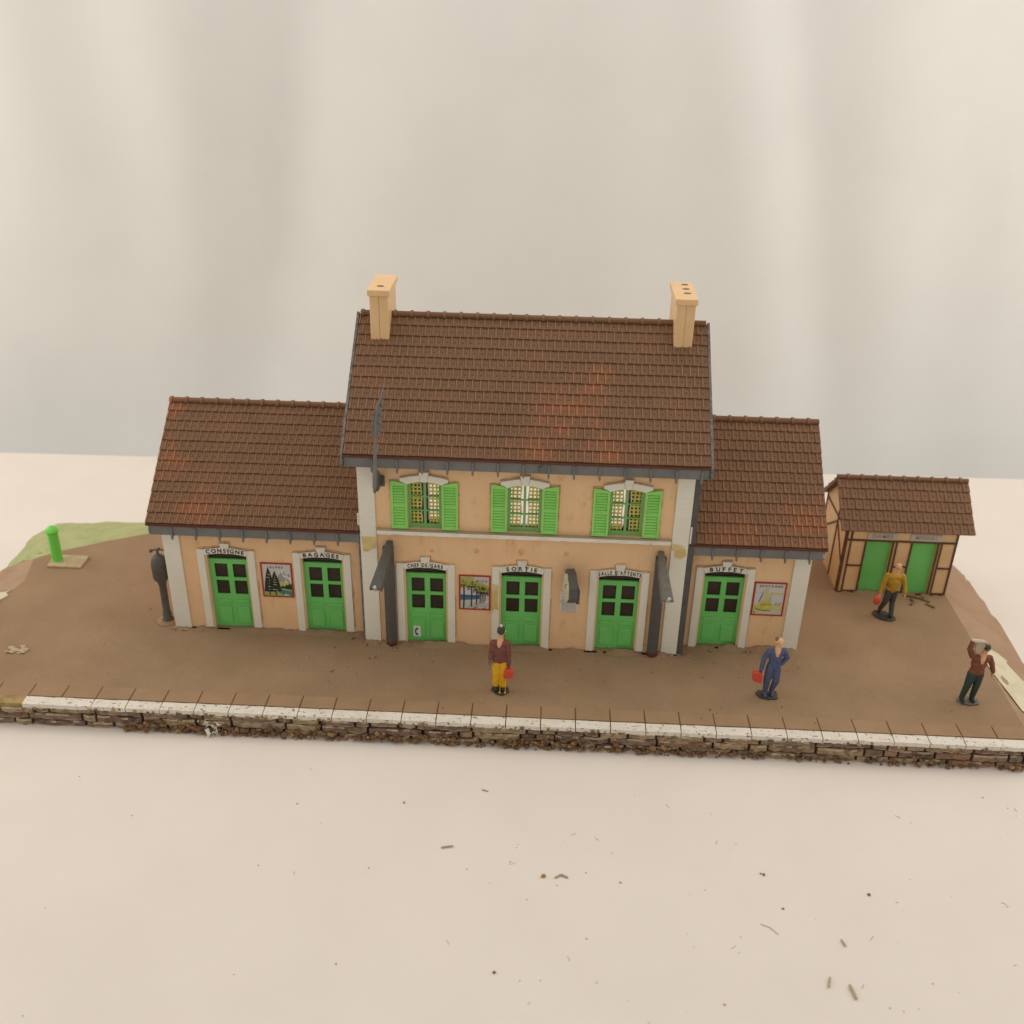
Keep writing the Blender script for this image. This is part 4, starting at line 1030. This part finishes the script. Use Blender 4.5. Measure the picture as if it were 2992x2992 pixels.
# 2: blue overalls
B = head((.012, -.01, .925), 0, .25) + [((.005, 0, .80), .042, (.01, -.005, .89), .036, 0), ((0, -.05, .775), .032, (.005, -.02, .82), .042, 0), ((0, -.068, .725), .014, (0, -.055, .77), .03, 0)]
Q = torso(1, .095, .085, .09) + [((-.045, -.02, .70), .058, (.045, -.02, .70), .058, 1)]
Q += [((-.13, 0, .765), .048, (-.195, .01, .62), .042, 1), ((-.195, .01, .62), .04, (-.215, -.02, .46), .034, 1), ((.125, 0, .765), .048, (.215, .03, .645), .042, 1), ((.215, .03, .645), .04, (.14, .01, .555), .034, 1)]
Q += [((-.055, 0, .48), .07, (-.075, -.01, .27), .058, 1), ((-.075, -.01, .27), .056, (-.07, .0, .07), .042, 1), ((.055, 0, .48), .07, (.075, -.03, .27), .058, 1), ((.075, -.03, .27), .055, (.05, .02, .08), .04, 1)]
Q += [((-.07, 0, .035), .034, (-.07, -.065, .02), .026, 1), ((.05, .02, .045), .034, (.06, -.045, .02), .026, 1)]
B += narrow(Q, .82, .9) + hand((-.178, -.022, .445), (-.05, -.1, -1), (.2, -1, 0), 1, curl=1.2) + hand((.112, .008, .55), (-.9, -.2, -.3), (0, .3, 1), 1)
r2, T2 = person((6.98, 1.36, 0), 1.86, .05, B, ['skin', 'overall_blue'], 'bareheaded person in blue overalls with one hand on the hip, before the BUFFET door', lean=.03,
    stand=([(-.33, .05), (-.25, .20), (.0, .16), (.26, .18), (.24, -.14), (.0, -.19), (-.22, -.13)], 'stand_black'))
hat_part(r2, T2, 'hair', 'crumb_brown', lambda b: b.blob((-.006, .012, .958), .048, 0, 2, 2, .03, (1.0, 1.0, .72)))
b = MB(); b.xz([(6.47, .60), (6.51, .56), (6.69, .50), (6.73, .53), (6.735, .70), (6.66, .84), (6.50, .86), (6.46, .82)], 1.22, 1.34)
bg = b.build('red_bag', 'red_plastic', loc=(6.6, 1.28, .5), bevel=.012); tag(bg, 'red bag held by the person in blue overalls', 'bag', 'red bags carried by figures')
# 3: brown jacket, arm raised
B = head((.03, -.012, .905), 0, -.3) + [((.01, 0, .79), .042, (.02, -.005, .87), .036, 0), ((.0, -.055, .75), .032, (.01, -.02, .81), .044, 0), ((-.005, -.075, .70), .014, (0, -.06, .75), .03, 0)]
B += torso(1, .095, .085, .08, .79)
B += [((-.13, 0, .775), .046, (-.205, -.01, .90), .040, 1), ((-.205, -.01, .90), .038, (-.20, -.02, 1.04), .032, 1), ((-.20, -.02, 1.05), .03, (-.06, -.04, 1.05), .026, 3), ((.13, 0, .745), .047, (.195, .0, .63), .040, 1), ((.195, 0, .63), .038, (.23, -.02, .525), .032, 1)]
B += hand((-.055, -.04, 1.05), (.9, -.2, -.45), (.2, -1, .1), 0) + hand((.232, -.022, .51), (.1, -.1, -1), (-.2, -1, 0), 0)
B += [((-.055, 0, .47), .066, (-.075, -.01, .27), .052, 2), ((-.075, -.01, .27), .050, (-.10, .0, .06), .038, 2), ((.055, 0, .47), .066, (.058, -.01, .27), .052, 2), ((.058, -.01, .27), .050, (.05, 0, .06), .038, 2)]
B += [((-.10, 0, .035), .034, (-.10, -.065, .02), .026, 4), ((.05, 0, .035), .034, (.055, -.065, .02), .026, 4)]
r3, T3 = person((12.32, 1.50, 0), 1.86, .1, B, ['skin', 'jacket_brown', 'trouser_green', 'pompom', 'black_boot'], 'person in brown jacket raising one arm, at the right end of the yard', lean=.03,
    stand=([(-.28, .02), (-.2, .16), (.1, .17), (.3, .05), (.27, -.14), (.02, -.2), (-.2, -.14)], 'stand_grey'))
hat_part(r3, T3, 'cap', 'hat_green', lambda b: (b.lathe([(.058, .915), (.062, .93), (.058, .95), (.04, .972), (.004, .98)], .032, 0, 16, 0), b.blob((.012, -.062, .926), .036, 0, 3, 2, .02, (1, 1, .25))))
b = MB(); P = [(-.150, 1.00), (-.10, 1.03), (-.02, 1.0), (.0, .95), (-.02, .87), (-.06, .83), (-.11, .84), (-.145, .92)]
b.xz(P, -.035, .0); b.v = [tuple(T3 @ Vector(v)) for v in b.v]
kf = b.build('plastic_web', 'crumb_pale', loc=(12.1, 1.45, 1.6), bevel=.012); tag(kf, 'pale unpainted plastic web between raised arm and head of the person in the brown jacket', 'plastic web')  # unpainted plastic filling the gap between arm and head
# 4: yellow top walking away
B = head((.03, .02, .91), 0, 2.6) + [((.015, .01, .80), .042, (.025, .015, .88), .038, 0)]
B += torso(1, .105, .08, .08) + [((-.06, .01, .66), .072, (.06, .01, .66), .072, 1), ((0, -.02, .55), .055, (0, -.03, .50), .03, 1)]
B += [((-.135, 0, .775), .05, (-.19, -.02, .62), .042, 1), ((-.19, -.02, .62), .04, (-.225, -.06, .47), .033, 1), ((.135, 0, .775), .05, (.20, .0, .63), .042, 1), ((.20, 0, .63), .04, (.225, -.06, .50), .033, 1)]
B += hand((-.228, -.065, .455), (-.1, -.3, -1), (.2, -1, 0), 0, curl=1.2) + hand((.225, -.062, .485), (.0, -.4, -1), (-.2, -1, 0), 0)
B += [((-.05, 0, .49), .068, (-.09, -.03, .29), .055, 2), ((-.09, -.03, .29), .052, (-.13, .05, .10), .04, 2), ((.05, 0, .49), .068, (.055, .02, .28), .055, 2), ((.055, .02, .28), .052, (.055, -.06, .06), .04, 2)]
B += [((-.13, .05, .07), .036, (-.115, .10, .03), .028, 3), ((.055, -.06, .035), .036, (.06, -.01, .02), .028, 3)]
B = narrow(B[:9], 1, .92) + narrow(B[9:], .86, .9)
r4, T4 = person((11.26, 5.50, 0), 1.84, -.05, B, ['skin', 'shirt_yellow', 'trouser_slate', 'black_boot'], 'blurred person in yellow top and dark trousers carrying a red bag, walking before the shed',
    stand=([(-.40, .12), (-.3, .30), (.0, .28), (.2, .1), (.26, -.16), (.1, -.27), (-.15, -.22), (-.33, -.08)], 'stand_black'))
hat_part(r4, T4, 'hair', 'skin', lambda b: b.blob((.03, .02, .955), .045, 0, 2, 2, .02, (1, 1, .6)))
b = MB(); b.blob((10.82, 5.34, .68), .15, 0, 2, 2, .06, (.8, .45, 1.05))
bg = b.build('red_bag', 'red_plastic', loc=(10.74, 5.34, .6), smooth=True); tag(bg, 'red bag held by the person in the yellow top near the shed', 'bag', 'red bags carried by figures')

# ================================================================= LITTER
def rod(p, ang, ln, r, m, label, name='fibre_scrap'):
    b = MB(); d = Vector((math.cos(ang), math.sin(ang), 0)) * ln / 2; p = Vector(p)
    b.tube([p - d, p - d * .2 + Vector((0, r * .3, 0)), p + d], [r * .9, r, r * .8], 6)
    return tag(b.build(name, m, loc=p), label, 'fibre scrap', 'fibre scraps on the table')
rod((-1.146, -3.867, TZ + .03), .25, .28, .02, 'crumb_olive', 'olive fibre scrap lying level on the table, left of centre below the platform')
rod((-.404, -1.978, TZ + .022), -.35, .16, .015, 'crumb_olive', 'short brown fibre scrap nearest the stone platform wall')
rod((6.86, -6.97, TZ + .03), 1.25, .25, .022, 'crumb_olive', 'thin olive fibre scrap beside the fattest one at the lower right of the table')
rod((7.28, -7.17, TZ + .035), 1.75, .32, .032, 'crumb_olive', 'fattest and longest olive fibre scrap at the lower right of the table')
rod((7.37, -5.99, TZ + .025), 1.9, .17, .022, 'crumb_olive', 'short olive fibre scrap, uppermost of three at the lower right of the table')
b = MB(); b.tube([(1.33, -4.62, TZ + .02), (1.46, -4.53, TZ + .025), (1.5, -4.54, TZ + .03), (1.62, -4.60, TZ + .02)], .022, 6)
tag(b.build('fibre_scrap', 'crumb_olive', loc=(1.47, -4.57, TZ)), 'bent chevron shaped fibre scrap beside an orange crumb on the table', 'fibre scrap', 'fibre scraps on the table')
b = MB(); b.blob((1.07, -4.59, TZ + .03), .055, 0, 3, 1, .3); tag(b.build('orange_crumb', 'crumb_orange', loc=(1.07, -4.59, TZ)), 'orange brown crumb beside a bent fibre on the table', 'crumb')
b = MB(); rnd = random.Random(77)
for q in range(170):
    x, y = rnd.uniform(-11, 13), rnd.uniform(-10.5, -1.4)
    if x < -1 and rnd.random() < .55: continue
    r = abs(rnd.gauss(.006, .006)) + .004; k = rnd.choice([0, 1, 1, 2])
    if rnd.random() < .75: b.blob((x, y, TZ + r * .4), r, k, q, 1, .4, (1.3, 1, .7))
    else:
        a = rnd.uniform(0, 6.3); l = rnd.uniform(.04, .16); d = Vector((math.cos(a), math.sin(a), 0)) * l; n_ = Vector((-d.y, d.x, 0)) * rnd.uniform(-.3, .3)
        b.tube([(x, y, TZ + .006), Vector((x, y, TZ + .008)) + d * .5 + n_, Vector((x, y, TZ + .006)) + d], .0045, 4, 2)
for x, y, r, k in ((8.251, -4.662, .035, 0), (6.022, -4.231, .032, 0), (5.95, -4.2, .02, 0), (.123, -7.128, .035, 0), (2.782, -4.656, .025, 2), (-2.336, -2.504, .035, 2)): b.blob((x, y, TZ + r * .5), r, k, int(x * 10), 1, .4)
b.tube([(5.72, -5.6, TZ + .008), (5.9, -5.68, TZ + .01), (6.05, -5.85, TZ + .008)], .007, 5, 2)
tag(b.build('table_crumbs', ['crumb_brown', 'crumb_grey', 'crumb_olive'], loc=(0, -5, TZ)), 'fine dust and crumbs scattered over the white table', 'crumbs', kind='stuff')
b = MB(); rnd = random.Random(78)
for q in range(330):
    x, y = rnd.uniform(-13, 13), rnd.uniform(.1, 6)
    if y > 3 and -9.9 < x < 8.2: y = rnd.choice([rnd.uniform(2.5, 3.05), rnd.uniform(.3, 3)])
    if rnd.random() < .35: x = rnd.uniform(-5, 6)
    r = abs(rnd.gauss(.005, .006)) + .005
    b.blob((x, y, r * .5), r, rnd.choice([0, 0, 1]), q, 1, .4, (1.3, 1, .8))
for x, y in ((-3.9, 2.95), (-4.05, 2.9), (4.45, 2.95), (4.9, 3.1), (-9.75, 3.3), (-9.5, 3.25), (5.6, 3.3), (6.75, 3.35), (6.6, 3.3), (-4.6, 3.2), (-3.9, 2.3), (-4.9, 1.6), (-3.3, 2.7)):
    for q in range(4): b.blob((x + rnd.gauss(0, .07), y + rnd.gauss(0, .04), .03), rnd.uniform(.012, .03), rnd.choice([0, 1, 1]), q, 1, .45, (1.3, .8, .7))
tag(b.build('ground_crumbs', ['crumb_pale', 'crumb_brown'], loc=(0, 2, 0)), 'pale specks and grit over the brown yard', 'grit', kind='stuff')
